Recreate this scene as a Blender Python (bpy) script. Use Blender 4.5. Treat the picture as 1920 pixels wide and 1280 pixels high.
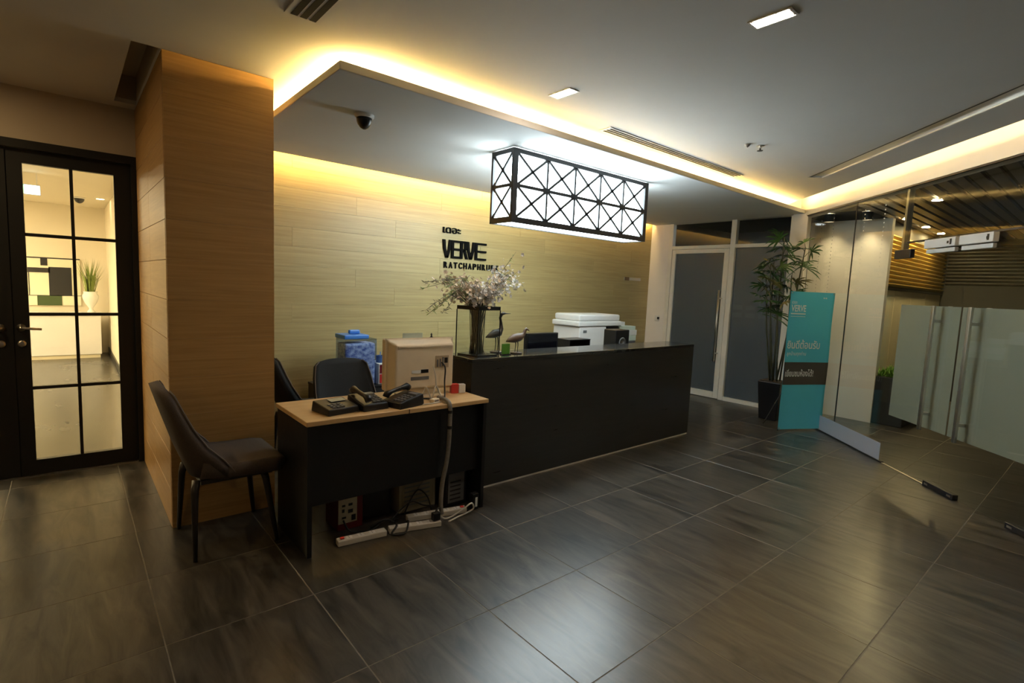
import bpy, bmesh, math, random
from mathutils import Vector, Matrix
random.seed(7)
for o in list(bpy.data.objects): bpy.data.objects.remove(o, do_unlink=True)
sc = bpy.context.scene
C = sc.collection
# ------------------------------------------------------------------ camera, world, exposure
AZ, PITCH, ROLL, FPX, EYE = 0.7065, -0.1016, 0.0433, 980.85, 1.5
fw = Vector((math.sin(AZ)*math.cos(PITCH), math.cos(AZ)*math.cos(PITCH), math.sin(PITCH)))
r0 = Vector((math.cos(AZ), -math.sin(AZ), 0)); u0 = r0.cross(fw)
rt = math.cos(ROLL)*r0 + math.sin(ROLL)*u0; up = math.cos(ROLL)*u0 - math.sin(ROLL)*r0
cam = bpy.data.cameras.new('camera'); cam.sensor_width = 36; cam.lens = FPX/1920*36; cam.clip_start = 0.05
co = bpy.data.objects.new('camera', cam); C.objects.link(co)
M = Matrix((rt, up, -fw)).transposed().to_4x4(); M.translation = (0, 0, EYE); co.matrix_world = M
sc.camera = co
w = bpy.data.worlds.new('world'); sc.world = w; w.use_nodes = True
w.node_tree.nodes['Background'].inputs[0].default_value = (1, .85, .65, 1)
w.node_tree.nodes['Background'].inputs[1].default_value = 0.02
sc.view_settings.view_transform = 'Standard'; sc.view_settings.look = 'None'
sc.view_settings.exposure = 0.3; sc.view_settings.gamma = 1.0; sc.view_settings.use_curve_mapping = False
sc.cycles.max_bounces = 8; sc.cycles.diffuse_bounces = 4; sc.cycles.transparent_max_bounces = 20
sc.cycles.sample_clamp_indirect = 6.0
# light strengths
E_PEND, E_COVE, E_BACK, E_BEAM, E_DOWN, E_LOBBY, E_ROOM = 18.5, 270.0, 110.0, 120.0, 260.0, 46.0, 380.0
COOL, WARM, NEUT = (0.80, 0.95, 1.0), (1.0, 0.655, 0.215), (1.0, 0.84, 0.62)

# ------------------------------------------------------------------ materials
MATS = {}
def mat(name, col, rough=.5, metal=0., spec=.5, noise=0., nscale=(8, 8, 8), bump=0., emit=None, estr=0., coord='Object', alpha=None, objvar=0., detail=4, col2=None, coat=0., distort=0.):
    if name in MATS: return MATS[name]
    m = bpy.data.materials.new(name); m.use_nodes = True; nt = m.node_tree; N = nt.nodes; L = nt.links
    b = N['Principled BSDF']
    b.inputs['Base Color'].default_value = (*col, 1); b.inputs['Roughness'].default_value = rough
    b.inputs['Metallic'].default_value = metal; b.inputs['Specular IOR Level'].default_value = spec
    b.inputs['Coat Weight'].default_value = coat
    if emit:
        b.inputs['Emission Color'].default_value = (*emit, 1); b.inputs['Emission Strength'].default_value = estr
    tc = N.new('ShaderNodeTexCoord'); mp = N.new('ShaderNodeMapping'); mp.inputs['Scale'].default_value = nscale
    oi = N.new('ShaderNodeObjectInfo'); vm = N.new('ShaderNodeVectorMath'); vm.operation = 'SCALE'
    vm.inputs[0].default_value = (37, 53, 71); L.new(oi.outputs['Random'], vm.inputs['Scale'])
    ad = N.new('ShaderNodeVectorMath'); ad.operation = 'ADD'
    L.new(tc.outputs[coord], mp.inputs['Vector']); L.new(mp.outputs['Vector'], ad.inputs[0]); L.new(vm.outputs[0], ad.inputs[1])
    nz = N.new('ShaderNodeTexNoise'); nz.inputs['Scale'].default_value = 1; nz.inputs['Detail'].default_value = detail
    nz.inputs['Roughness'].default_value = .62; nz.inputs['Distortion'].default_value = distort
    L.new(ad.outputs[0], nz.inputs['Vector'])
    if noise > 0 or col2:
        cr = N.new('ShaderNodeValToRGB'); cr.color_ramp.elements[0].position = .32; cr.color_ramp.elements[1].position = .68
        c2 = col2 or tuple(min(1, c*(1+noise)) for c in col); c1 = col if col2 else tuple(c*(1-noise) for c in col)
        cr.color_ramp.elements[0].color = (*c1, 1); cr.color_ramp.elements[1].color = (*c2, 1)
        L.new(nz.outputs['Fac'], cr.inputs['Fac']); out = cr.outputs['Color']
        if objvar > 0:
            hs = N.new('ShaderNodeHueSaturation'); mr = N.new('ShaderNodeMapRange')
            mr.inputs['To Min'].default_value = 1-objvar; mr.inputs['To Max'].default_value = 1+objvar
            L.new(oi.outputs['Random'], mr.inputs['Value']); L.new(mr.outputs[0], hs.inputs['Value']); L.new(out, hs.inputs['Color']); out = hs.outputs[0]
        L.new(out, b.inputs['Base Color'])
        if bump == 0 and noise > 0:
            rr = N.new('ShaderNodeMapRange'); rr.inputs['To Min'].default_value = max(.02, rough-.06); rr.inputs['To Max'].default_value = min(1, rough+.06)
            L.new(nz.outputs['Fac'], rr.inputs['Value']); L.new(rr.outputs[0], b.inputs['Roughness'])
    if bump > 0:
        bp = N.new('ShaderNodeBump'); bp.inputs['Strength'].default_value = bump; bp.inputs['Distance'].default_value = .01
        L.new(nz.outputs['Fac'], bp.inputs['Height']); L.new(bp.outputs[0], b.inputs['Normal'])
    if alpha is not None:
        tr = N.new('ShaderNodeBsdfTransparent'); mx = N.new('ShaderNodeMixShader'); mx.inputs[0].default_value = alpha
        o = N['Material Output']; L.new(tr.outputs[0], mx.inputs[1]); L.new(b.outputs[0], mx.inputs[2]); L.new(mx.outputs[0], o.inputs[0])
    MATS[name] = m; return m
def glass(name, tint=(.965, .985, .975), rough=0.0, gain=1.0):
    m = bpy.data.materials.new(name); m.use_nodes = True; nt = m.node_tree; N = nt.nodes; L = nt.links
    N.remove(N['Principled BSDF']); o = N['Material Output']
    tr = N.new('ShaderNodeBsdfTransparent'); tr.inputs[0].default_value = (*tint, 1)
    gl = N.new('ShaderNodeBsdfGlossy'); gl.inputs['Roughness'].default_value = rough
    lw_ = N.new('ShaderNodeLayerWeight'); lw_.inputs['Blend'].default_value = .5           # Schlick: .04 + .96 (1 - cos)^5
    pw = N.new('ShaderNodeMath'); pw.operation = 'POWER'; pw.inputs[1].default_value = 5.0; L.new(lw_.outputs['Facing'], pw.inputs[0])
    mu = N.new('ShaderNodeMath'); mu.operation = 'MULTIPLY_ADD'; mu.inputs[1].default_value = .96*gain; mu.inputs[2].default_value = .04*gain; mu.use_clamp = True
    L.new(pw.outputs[0], mu.inputs[0])
    mx = N.new('ShaderNodeMixShader'); L.new(mu.outputs[0], mx.inputs[0]); L.new(tr.outputs[0], mx.inputs[1]); L.new(gl.outputs[0], mx.inputs[2])
    L.new(mx.outputs[0], o.inputs[0]); MATS[name] = m; return m
def emis(name, col, s):
    return mat(name, (.8, .8, .8), .6, emit=col, estr=s)

GLASS = glass('clear_glass')
VASEG = glass('vase_glass', (.975, .985, .98))
CEILW = mat('ceiling_white', (.62, .605, .58), .85, noise=.02, nscale=(2, 2, 2))
CANW = mat('canopy_white', (.64, .635, .62), .8, noise=.02, nscale=(2, 2, 2))
WALLC = mat('cream_wall_paint', (.50, .43, .34), .8, noise=.03, nscale=(3, 3, 3))
WALLW = mat('white_wall_paint', (.86, .80, .72), .75, noise=.02, nscale=(3, 3, 3))
LOBW = mat('lobby_wall_paint', (.80, .72, .56), .7, noise=.02, nscale=(3, 3, 3))
GROUT = mat('grout', (.15, .13, .10), .8, noise=.2, nscale=(20, 20, 20))
TILE = mat('slate_tile', (.010, .0095, .0085), .30, spec=.58, col2=(.080, .069, .055), nscale=(13, 2.4, 4), objvar=.18, detail=8, distort=.9)
FLOORB = mat('lobby_floor_stone', (.050, .046, .038), .26, noise=.25, nscale=(3, 1.2, 2), spec=.6)
WOODP = mat('light_wood_veneer', (.37, .28, .115), .42, col2=(.47, .37, .165), nscale=(1.6, 1.6, 55), objvar=.05, detail=6, distort=.4)
WOODC = mat('warm_wood_veneer', (.36, .195, .058), .42, col2=(.46, .265, .090), nscale=(2.2, 2.2, 60), objvar=.04, detail=6, distort=.4)
DESKW = mat('beech_laminate', (.58, .36, .155), .38, col2=(.68, .45, .21), nscale=(2, 40, 8), detail=5)
BLACKL = mat('black_laminate', (.0055, .0055, .0058), .45, noise=.2, nscale=(30, 30, 30))
COUNT = mat('charcoal_counter_laminate', (.030, .029, .027), .30, noise=.12, nscale=(3, 3, 40))
COUNTT = mat('polished_charcoal_top', (.030, .030, .029), .14, noise=.15, nscale=(20, 20, 20), spec=.7)
STRIPW = mat('aluminium_skirting', (.86, .84, .74), .4, metal=.0, noise=.05)
BLACKD = mat('black_door_paint', (.0035, .0035, .0038), .55, noise=.2, nscale=(10, 10, 10))
CHROME = mat('brushed_metal', (.62, .60, .56), .30, metal=1., noise=.02, nscale=(3, 3, 3))
SATIN = mat('satin_aluminium', (.72, .69, .63), .34, metal=.85, noise=.02, nscale=(3, 3, 3))
DKMET = mat('dark_metal', (.045, .042, .040), .4, metal=.6, noise=.1)
BLKMET = mat('black_steel', (.010, .010, .012), .45, noise=.15)
MATTEB = mat('matt_black', (.004, .004, .004), .9, spec=.1, noise=.1)
FRAMEW = mat('white_aluminium_frame', (.86, .80, .68), .45, noise=.03)
FROST = mat('frosted_grey_glass', (.13, .15, .165), .24, alpha=.72)
FILM = mat('frosted_film', (.36, .35, .27), .5, noise=.03, nscale=(2, 2, 2), alpha=.66)
PALEW = mat('white_bottom_strip', (.40, .42, .48), .45, noise=.03, nscale=(2, 2, 2), alpha=.85)
PWHITE = mat('white_plastic', (.74, .72, .68), .45, noise=.02)
CREAMP = mat('aged_cream_plastic', (.86, .74, .54), .42, noise=.04, nscale=(6, 6, 6))
PBLACK = mat('black_plastic', (.009, .009, .010), .32, noise=.2)
PGREY = mat('grey_plastic', (.14, .14, .14), .45, noise=.1)
SCREEN = mat('monitor_screen', (.006, .006, .009), .12, noise=.1)
FABRIC = mat('taupe_chair_fabric', (.075, .054, .040), .85, noise=.2, nscale=(200, 200, 200), bump=.15)
FABRICB = mat('black_chair_fabric', (.010, .010, .010), .8, noise=.2, nscale=(200, 200, 200), bump=.15)
PIPING = mat('chair_piping', (.15, .12, .10), .8, noise=.1)
LEGM = mat('dark_leg_metal', (.035, .028, .022), .38, metal=.3, noise=.1)
RED = mat('red_plastic', (.55, .035, .03), .4, noise=.1)
DKRED = mat('dark_red_plastic', (.13, .008, .012), .4, noise=.1)
BLUE = mat('blue_plastic', (.06, .22, .66), .35, noise=.06)
NAVY = mat('navy_plastic', (.04, .09, .24), .4, noise=.08)
CLEARP = glass('clear_plastic', (.80, .85, .93), .08)
PATT = mat('patterned_packets', (.12, .16, .40), .5, col2=(.75, .78, .86), nscale=(28, 28, 40), detail=2)
PAPER = mat('white_paper', (.76, .77, .74), .8, noise=.03)
PAPERG = mat('pale_green_paper', (.58, .68, .58), .8, noise=.03)
GREEN = mat('green_card', (.10, .30, .03), .5, noise=.1)
TEAL = mat('turquoise_vinyl', (.095, .55, .74), .38, noise=.04, nscale=(3, 3, 3))
BAND = mat('dark_grey_print', (.075, .072, .062), .4, noise=.05)
PRINTW = mat('white_print', (.78, .84, .84), .5, noise=.02)
LEAF = mat('palm_leaf', (.034, .095, .014), .42, noise=.5, nscale=(9, 9, 9))
LEAFY = mat('dry_palm_leaf', (.20, .16, .04), .5, noise=.3, nscale=(9, 9, 9))
STEM = mat('palm_cane', (.055, .055, .025), .6, noise=.3, nscale=(10, 10, 60))
TWIG = mat('dry_twig', (.10, .085, .05), .7, noise=.2)
PETALW = mat('white_petal', (.80, .78, .76), .6, noise=.05)
PETALP = mat('peach_petal', (.84, .70, .54), .6, noise=.08)
POTB = mat('black_pot_glaze', (.008, .008, .009), .35, noise=.2)
SOIL = mat('soil', (.02, .014, .009), .95, noise=.4, nscale=(60, 60, 60))
BRONZE = mat('brown_carved_wood', (.115, .070, .045), .5, noise=.25, nscale=(20, 20, 20))
DKBRONZE = mat('dark_carved_wood', (.03, .022, .016), .5, noise=.25, nscale=(20, 20, 20))
SLAT = mat('golden_wood_slat', (.55, .37, .08), .45, noise=.15, nscale=(2, 2, 40))
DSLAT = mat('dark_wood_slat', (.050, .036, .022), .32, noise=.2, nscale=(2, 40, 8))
CREAMW = mat('cream_panel', (.74, .66, .46), .6, noise=.02)
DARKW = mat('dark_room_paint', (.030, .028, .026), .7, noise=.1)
DARKC = mat('dark_cabinet', (.018, .017, .016), .5, noise=.1)
HEDGE = mat('bright_green_leaf', (.10, .24, .02), .5, noise=.4, nscale=(30, 30, 30))
GRASSG = mat('olive_grass_blade', (.20, .26, .05), .5, noise=.3, nscale=(20, 20, 20))
PORC = mat('white_porcelain', (.85, .84, .80), .18, noise=.02)
BOARD = mat('brown_board', (.16, .09, .04), .6, noise=.1)
CABLEW = mat('white_cable', (.62, .58, .50), .5, noise=.03)
CABLEG = mat('grey_cable_sleeve', (.20, .18, .15), .6, noise=.15, nscale=(60, 60, 60))
CABLEB = mat('black_cable', (.010, .010, .010), .5, noise=.1)
ARTW = mat('art_cream', (.80, .76, .56), .6, noise=.02); ARTG = mat('art_green', (.045, .075, .018), .6, noise=.1)
E_LAMP = emis('lamp_diffuser', COOL, E_PEND); LEDW = emis('warm_led_front', WARM, E_COVE); LEDB = emis('warm_led_back', WARM, E_BACK)
LEDM = emis('warm_led_beam', (1, .70, .33), E_BEAM); DOWN = emis('downlight_lens', (1, .82, .66), E_DOWN)
DOWN_ADDED = emis('added_warm_lens', (1, .70, .34), E_DOWN*1.7)
LOBL = emis('lobby_light', (1, .80, .48), E_LOBBY); ROOML = emis('room_downlight', (1, .80, .45), E_ROOM)
ROOMB = emis('louvre_downlight', (1, .76, .36), E_ROOM*1.9)
EXITM = emis('exit_sign_face', (.70, .95, 1.0), 5); EXITG = emis('exit_sign_green', (.05, .75, .45), .9)

# ------------------------------------------------------------------ mesh helpers
class MB:
    def __init__(s): s.v = []; s.f = []
    def add(s, vs, fs):
        n = len(s.v); s.v += [tuple(p) for p in vs]; s.f += [tuple(i+n for i in f) for f in fs]; return s
    def box(s, x0, x1, y0, y1, z0, z1):
        return s.add([(x0,y0,z0),(x1,y0,z0),(x1,y1,z0),(x0,y1,z0),(x0,y0,z1),(x1,y0,z1),(x1,y1,z1),(x0,y1,z1)],
                     [(3,2,1,0),(4,5,6,7),(0,1,5,4),(1,2,6,5),(2,3,7,6),(3,0,4,7)])
    def prism(s, poly, z0, z1):
        n = len(poly)
        return s.add([(x,y,z0) for x,y in poly]+[(x,y,z1) for x,y in poly],
                     [tuple(range(n-1,-1,-1)), tuple(range(n,2*n))]+[(i,(i+1)%n,n+(i+1)%n,n+i) for i in range(n)])
    def tube(s, pts, r, seg=8, cap=True):
        pts = [Vector(p) for p in pts]; rs = r if isinstance(r, (list, tuple)) else [r]*len(pts)
        t = (pts[1]-pts[0]).normalized(); a = t.orthogonal().normalized(); vs = []; fs = []
        for i, p in enumerate(pts):
            d = (pts[min(i+1,len(pts)-1)]-pts[max(i-1,0)]).normalized()
            a = (a-d*a.dot(d)); a = a.normalized() if a.length > 1e-6 else d.orthogonal().normalized(); b = d.cross(a)
            for k in range(seg):
                th = 2*math.pi*k/seg; vs.append(p+rs[i]*(math.cos(th)*a+math.sin(th)*b))
        for i in range(len(pts)-1):
            for k in range(seg):
                k2 = (k+1)%seg; fs.append((i*seg+k, i*seg+k2, (i+1)*seg+k2, (i+1)*seg+k))
        if cap: fs += [tuple(range(seg-1,-1,-1)), tuple((len(pts)-1)*seg+k for k in range(seg))]
        return s.add(vs, fs)
    def lathe(s, prof, cx=0, cy=0, seg=20, cap=True):
        vs = []; fs = []; n = len(prof)
        for r, z in prof:
            for k in range(seg):
                th = 2*math.pi*k/seg; vs.append((cx+r*math.cos(th), cy+r*math.sin(th), z))
        for i in range(n-1):
            for k in range(seg):
                k2 = (k+1)%seg; fs.append((i*seg+k, i*seg+k2, (i+1)*seg+k2, (i+1)*seg+k))
        if cap: fs += [tuple(range(seg-1,-1,-1)), tuple((n-1)*seg+k for k in range(seg))]
        return s.add(vs, fs)
    def bar(s, a, b, wd, dp, nrm):           # straight bar of width wd, depth dp along the normal
        a, b, nrm = Vector(a), Vector(b), Vector(nrm).normalized(); d = (b-a).normalized(); sd = d.cross(nrm)*wd/2; q = nrm*dp/2
        return s.add([a-sd-q,a+sd-q,a+sd+q,a-sd+q,b-sd-q,b+sd-q,b+sd+q,b-sd+q],
                     [(3,2,1,0),(4,5,6,7),(0,1,5,4),(1,2,6,5),(2,3,7,6),(3,0,4,7)])
    def build(s, name, m, parent=None, smooth=False, bevel=0., seg=2):
        me = bpy.data.meshes.new(name); me.from_pydata(s.v, [], s.f)
        bm = bmesh.new(); bm.from_mesh(me)
        if bevel > 0:
            bmesh.ops.bevel(bm, geom=bm.edges[:], offset=bevel, segments=seg, affect='EDGES', profile=.5, clamp_overlap=True)
        bmesh.ops.recalc_face_normals(bm, faces=bm.faces[:]); bm.to_mesh(me); bm.free()
        if smooth:
            me.polygons.foreach_set('use_smooth', [True]*len(me.polygons))
        me.materials.append(m); return link(name, me, parent)
def link(name, data, parent=None):
    o = bpy.data.objects.new(name, data); C.objects.link(o)
    if parent: o.parent = parent
    return o
def box(x0, x1, y0, y1, z0, z1): return MB().box(x0, x1, y0, y1, z0, z1)
def thing(name, label, cat, loc=(0,0,0), rz=0, group=None):
    o = bpy.data.objects.new(name, None); C.objects.link(o); o.location = loc; o.rotation_euler = (0,0,rz); o.empty_display_size = .1
    return tag(o, label, cat, group)
def tag(o, label, cat, group=None):
    o['label'] = label; o['category'] = cat
    if group: o['group'] = group
    return o
def struct(o, label=None):
    o['kind'] = 'structure'
    if label: o['label'] = label
    return o
def stuff(o): o['kind'] = 'stuff'; return o
def dup(o, parent=None, label=None):
    c = o.copy(); C.objects.link(c); c.parent = parent
    if label: c['label'] = label
    for ch in [k for k in o.children]: dup(ch, c)
    return c
def sempty(name, label, loc=(0,0,0), rz=0):
    o = bpy.data.objects.new(name, None); C.objects.link(o); o.location = loc; o.rotation_euler = (0,0,rz); return struct(o, label)
def text_part(s, m, parent, w, h, depth, to, name='letter', bold=0.):
    """text fitted into a w x h rectangle; to(u, v, d) maps it into the parent's space"""
    c = bpy.data.curves.new(name, 'FONT'); c.body = s; c.extrude = .05; c.offset = bold; c.resolution_u = 3
    t = bpy.data.objects.new(name, c); C.objects.link(t)
    me = bpy.data.meshes.new_from_object(t.evaluated_get(bpy.context.evaluated_depsgraph_get()))
    bpy.data.objects.remove(t, do_unlink=True); bpy.data.curves.remove(c)
    xs = [v.co.x for v in me.vertices]; ys = [v.co.y for v in me.vertices]
    x0, x1, y0, y1 = min(xs), max(xs), min(ys), max(ys)
    for v in me.vertices: v.co = to((v.co.x-x0)/(x1-x0)*w, (v.co.y-y0)/(y1-y0)*h, (v.co.z+.05)/.1*depth)
    me.materials.clear(); me.materials.append(m); me.name = name
    return link(name, me, parent)
# glass-line frame: s along the diagonal glass, o towards the reception, z up
GB = Vector((4.813, .300)); GU = Vector((.698, .716)).normalized(); GN = Vector((-GU.y, GU.x)); GROT = math.atan2(GU.y, GU.x)
def G(s, o): p = GB+GU*s+GN*o; return (p.x, p.y)
def clip(poly, n, d):                       # keep n.p >= d
    out = []
    for i, a in enumerate(poly):
        b = poly[(i+1) % len(poly)]; da = n[0]*a[0]+n[1]*a[1]-d; db = n[0]*b[0]+n[1]*b[1]-d
        if da >= 0: out.append(a)
        if (da >= 0) != (db >= 0): t = da/(da-db); out.append((a[0]+t*(b[0]-a[0]), a[1]+t*(b[1]-a[1])))
    return out
gd = GN.dot(GB); sd0 = GU.dot(GB)
def omin(p, o): return clip(p, GN, gd+o)
def omax(p, o): return clip(p, -GN, -(gd+o))
def smin(p, s): return clip(p, GU, sd0+s)
def smax(p, s): return clip(p, -GU, -(sd0+s))

# ================================================================== THE SETTING
XF, YB, YD, ZC, ZK = 7.28, 5.16, 4.98, 2.705, 2.60       # frame wall, wood wall, door wall, ceiling, canopy
# floor with its tiles
fl = struct(box(-3.2, 11.4, -3.2, 5.3, -.08, -.0009).build('floor', GROUT), 'dark slate floor laid in large square tiles')
T = .597; tx0, ty0 = .855-5*T, 1.785-6*T
tm = box(0, T-.004, 0, T-.004, -.02, 0)
tile0 = None
for i in range(22):
    for j in range(12):
        x, y = tx0+i*T, ty0+j*T
        if y > 4.9 or x > 9.9 or (x > 7.3 and y > 2.2) : continue
        if tile0 is None:
            tile0 = tm.build('tile', TILE, fl, bevel=.0012, seg=1); o = tile0
        else: o = tile0.copy(); C.objects.link(o); o.parent = fl
        o.location = (x+.002, y+.002, 0)
# ceiling
R = [(.43, -3.2), (XF, -3.2), (XF, 5.26), (.43, 5.26)]
cb = MB(); zt = ZC+.03
cb.box(-3.2, .30, -3.2, YD, ZC, zt); cb.box(.30, .43, -3.2, 3.535, ZC, zt); cb.box(.30, .43, 4.83, YD, ZC, zt)
cb.prism(omin(R, .76), ZC, zt); cb.prism(omax(omin(R, .28), .62), ZC, zt); cb.prism(smin(omax(omin(R, .62), .76), 1.89), ZC, zt)
ceil = struct(cb.build('ceiling', CEILW), 'flat matt ceiling of the reception hall')
pk = MB().box(.27, .30, 3.5, 4.86, zt, 2.90).box(.43, .46, 3.5, 4.86, zt, 2.90).box(.27, .46, 3.50, 3.535, zt, 2.90).box(.27, .46, 4.83, 4.86, zt, 2.90).box(.27, .46, 3.5, 4.86, 2.90, 2.92)
pk.build('ceiling_pocket', WALLC, ceil)
struct(MB().prism(omax(omin(R, -.2), .62), 2.98, 3.01).build('cove_ceiling', CEILW), 'upper soffit of the cove above the glass partition')
# canopy over the counter with its hidden strips
cn = struct(MB().prism([(1.126, 2.80), (XF, 2.80), (XF, 5.08), (1.126, 4.97)], ZK, 2.646).build('canopy_ceiling', CANW, bevel=.003, seg=1), 'dropped white canopy ceiling over the reception counter')
box(1.24, 7.05, 2.885, 2.90, 2.6465, 2.654).build('led_strip', LEDW, cn); box(1.21, 1.225, 2.90, 4.8, 2.6465, 2.654).build('led_strip', LEDW, cn)
MB().prism([(1.2, 4.973), (7.2, 5.080), (7.2, 5.086), (1.2, 4.979)], 2.625, 2.640).build('led_strip', LEDB, cn)
# wood wall
def planks(parent, horiz, lo, hi, z0, z1, rowh, splits, m, place, gap=.0025):
    z = z0; k = 0
    while z < z1-.02:
        zz = min(z+rowh, z1); cuts = splits[k % len(splits)]; e = [lo]+[lo+(hi-lo)*c for c in cuts]+[hi]
        for a, b in zip(e[:-1], e[1:]):
            place(a+gap/2, b-gap/2, z+gap/2, zz-gap/2).build('plank', m, parent, bevel=gap*.25, seg=1)
        z = zz; k += 1
wb = struct(box(1.0, XF+.1, YB, YB+.12, 0, 2.98).build('wall_back', WOODP), 'pale wood plank wall behind the reception counter')
planks(wb, True, 1.0, XF-.003, .0, 2.70, .18, [[.2, .55, .86], [.36, .7], [.1, .45, .78], [.27, .62, .92]], WOODP, lambda a, b, c, d: box(a, b, YB-.014, YB-.0005, c, d), .0012)
# wood clad column
col = struct(box(.444, .99, 3.536, YD+.1, 0, ZC-.001).build('wood_column', WOODC), 'square column clad in honey wood panels beside the black door')
planks(col, True, .432, 1.004, .0, ZC-.003, .2252, [[]], WOODC, lambda a, b, c, d: box(a, b, 3.522, 3.535, c, d), .0009)
planks(col, True, 3.536, YD-.001, .0, ZC-.003, .2252, [[.5]], WOODC, lambda a, b, c, d: box(.4305, .4438, a, b, c, d), .003)
planks(col, True, 3.536, YD+.1, .0, ZC-.003, .2252, [[.5]], WOODC, lambda a, b, c, d: box(.9905, 1.003, a, b, c, d), .003)
# door wall and the hidden sides of the hall
wd = MB().box(-3.2, -1.12, YD, YD+.12, 0, ZC).box(-1.12, .4435, YD, YD+.12, 2.36, ZC)
struct(wd.build('wall_door', WALLC), 'brown-beige plastered wall around the black double door')
struct(box(-3.3, -3.2, -3.2, YD, 0, ZC).build('wall_left', WALLC), 'plastered side wall of the hall')
struct(box(-3.3, 11.4, -3.3, -3.2, 0, 3.0).build('wall_rear', WALLC), 'plastered wall closing the hall behind the viewer')
struct(box(1.0, XF+.1, YB, YB+.12, 2.98, 3.0).build('wall_cap', WALLC))
struct(box(XF, XF+.1, 2.66, 4.80, ZK+.0005, 2.98).build('wall_lintel', WALLW)); struct(box(XF, XF+.1, 4.80, YB, ZC, 2.98).build('wall_lintel', WALLW))
# white wall strip beside the framed door
wr = struct(box(XF, XF+.1, 4.80, YB, 0, ZC).build('wall_right', WALLW), 'narrow white wall strip between wood wall and framed door')

# ---- black double door into the lobby
def black_leaf(name, label, x0, x1, mir):
    d = sempty(name, label, (x0, YD+.035, 0)); W = x1-x0
    px = [.097, .345, .365, .600]
    if mir: px = [W-p for p in px[::-1]]
    if not mir: box(-.012, .012, -.008, -.0003, .004, 2.30).build('meeting_strip', BLACKD, d)
    zs = [.11, .628, .650, 1.158, 1.180, 1.715, 1.737, 2.21]
    st = .045
    box(0, px[0], 0, st, .003, 2.30).build('stile', BLACKD, d); box(px[3], W, 0, st, .003, 2.30).build('stile', BLACKD, d)
    box(px[0], px[3], 0, st, .003, zs[0]).build('bottom_rail', BLACKD, d); box(px[0], px[3], 0, st, zs[7], 2.30).build('top_rail', BLACKD, d)
    box(px[1], px[2], .005, st-.005, zs[0], zs[7]).build('muntin', BLACKD, d)
    for a, b in ((1,2), (3,4), (5,6)):
        for c, e in ((0,1), (2,3)): box(px[c], px[e], .005, st-.005, zs[a], zs[b]).build('muntin', BLACKD, d)
    for c, e in ((0,1), (2,3)):
        for a, b in ((0,1), (2,3), (4,5), (6,7)): box(px[c]+.001, px[e]-.001, .018, .026, zs[a]+.001, zs[b]-.001).build('pane', GLASS, d)
    hx = .052 if not mir else W-.052; sg = 1 if not mir else -1
    h = MB().lathe([(.026, 0), (.026, .008), (.012, .012), (.010, .045)], seg=16)
    h.v = [(x+hx, -z, y+1.075) for x, y, z in h.v]
    ho = h.build('lever_handle', CHROME, d, smooth=True)
    MB().tube([(hx, -.045, 1.075), (hx+sg*.03, -.05, 1.073), (hx+sg*.11, -.048, 1.066)], [.010, .009, .008]).build('lever', CHROME, ho, smooth=True)
    k = MB().lathe([(.024, 0), (.024, .007), (.012, .010)], seg=16); k.v = [(x+hx, -z, y+.963) for x, y, z in k.v]
    k.build('key_rose', CHROME, d, smooth=True)
    return d
black_leaf('door_1', 'black glazed door leaf with eight panes and a lever handle', -.306, .396, False)
black_leaf('door_2', 'second black glazed leaf of the lobby double door', -1.011, -.307, True)
df = MB().box(-1.119, -1.012, YD-.012, YD+.1, 0, 2.358).box(.397, .443, YD-.012, YD+.1, 0, 2.358).box(-1.012, .397, YD-.012, YD+.1, 2.302, 2.358)
struct(df.build('door_frame', BLACKD), 'black frame of the lobby double door')
struct(box(-1.0, .39, YD-.01, YD+.012, 0, .006).build('trim_1', CHROME), 'thin metal threshold under the black door')

# ---- framed glass door and fixed light in the end wall
FR = MB()
w1 = sempty('window_1', 'white framed glazed screen in the end wall', (XF, 0, 0))
for y0, y1, nm in ((4.73, 4.80, 'post'), (3.715, 3.79, 'post'), (2.93, 2.985, 'post')): box(-.03, .05, y0, y1, 0, ZK-.0012).build(nm, FRAMEW, w1, bevel=.003, seg=1)
for y0, y1 in ((3.79, 4.73), (2.985, 3.715)): box(-.03, .05, y0, y1, 2.205, 2.255).build('transom', FRAMEW, w1, bevel=.003, seg=1)
box(-.02, .05, 2.985, 3.715, 0, .055).build('bottom_rail', FRAMEW, w1)
box(.01, .018, 2.985, 3.715, .055, 2.205).build('pane', FROST, w1)
for y0, y1 in ((3.79, 4.73), (2.985, 3.715)): box(.01, .018, y0, y1, 2.255, ZK-.001).build('pane', GLASS, w1)
d3 = sempty('door_3', 'white framed frosted glass door with a long bar handle', (XF, 3.795, 0)); W = .93
for y0, y1 in ((0, .075), (W-.06, W)): box(-.025, .03, y0, y1, .008, 2.20).build('stile', FRAMEW, d3, bevel=.003, seg=1)
box(-.025, .03, .075, W-.06, 2.14, 2.20).build('top_rail', FRAMEW, d3); box(-.025, .03, .075, W-.06, .008, .10).build('bottom_rail', FRAMEW, d3)
box(0, .008, .075, W-.06, .10, 2.14).build('pane', FROST, d3)
hd = MB().tube([(-.085, .075, .56), (-.085, .075, 1.60)], .014, 10).build('bar_handle', CHROME, d3, smooth=True)
for z in (.68, 1.48): MB().tube([(-.085, .075, z), (-.02, .055, z)], .009, 8).build('standoff', CHROME, hd)
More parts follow.
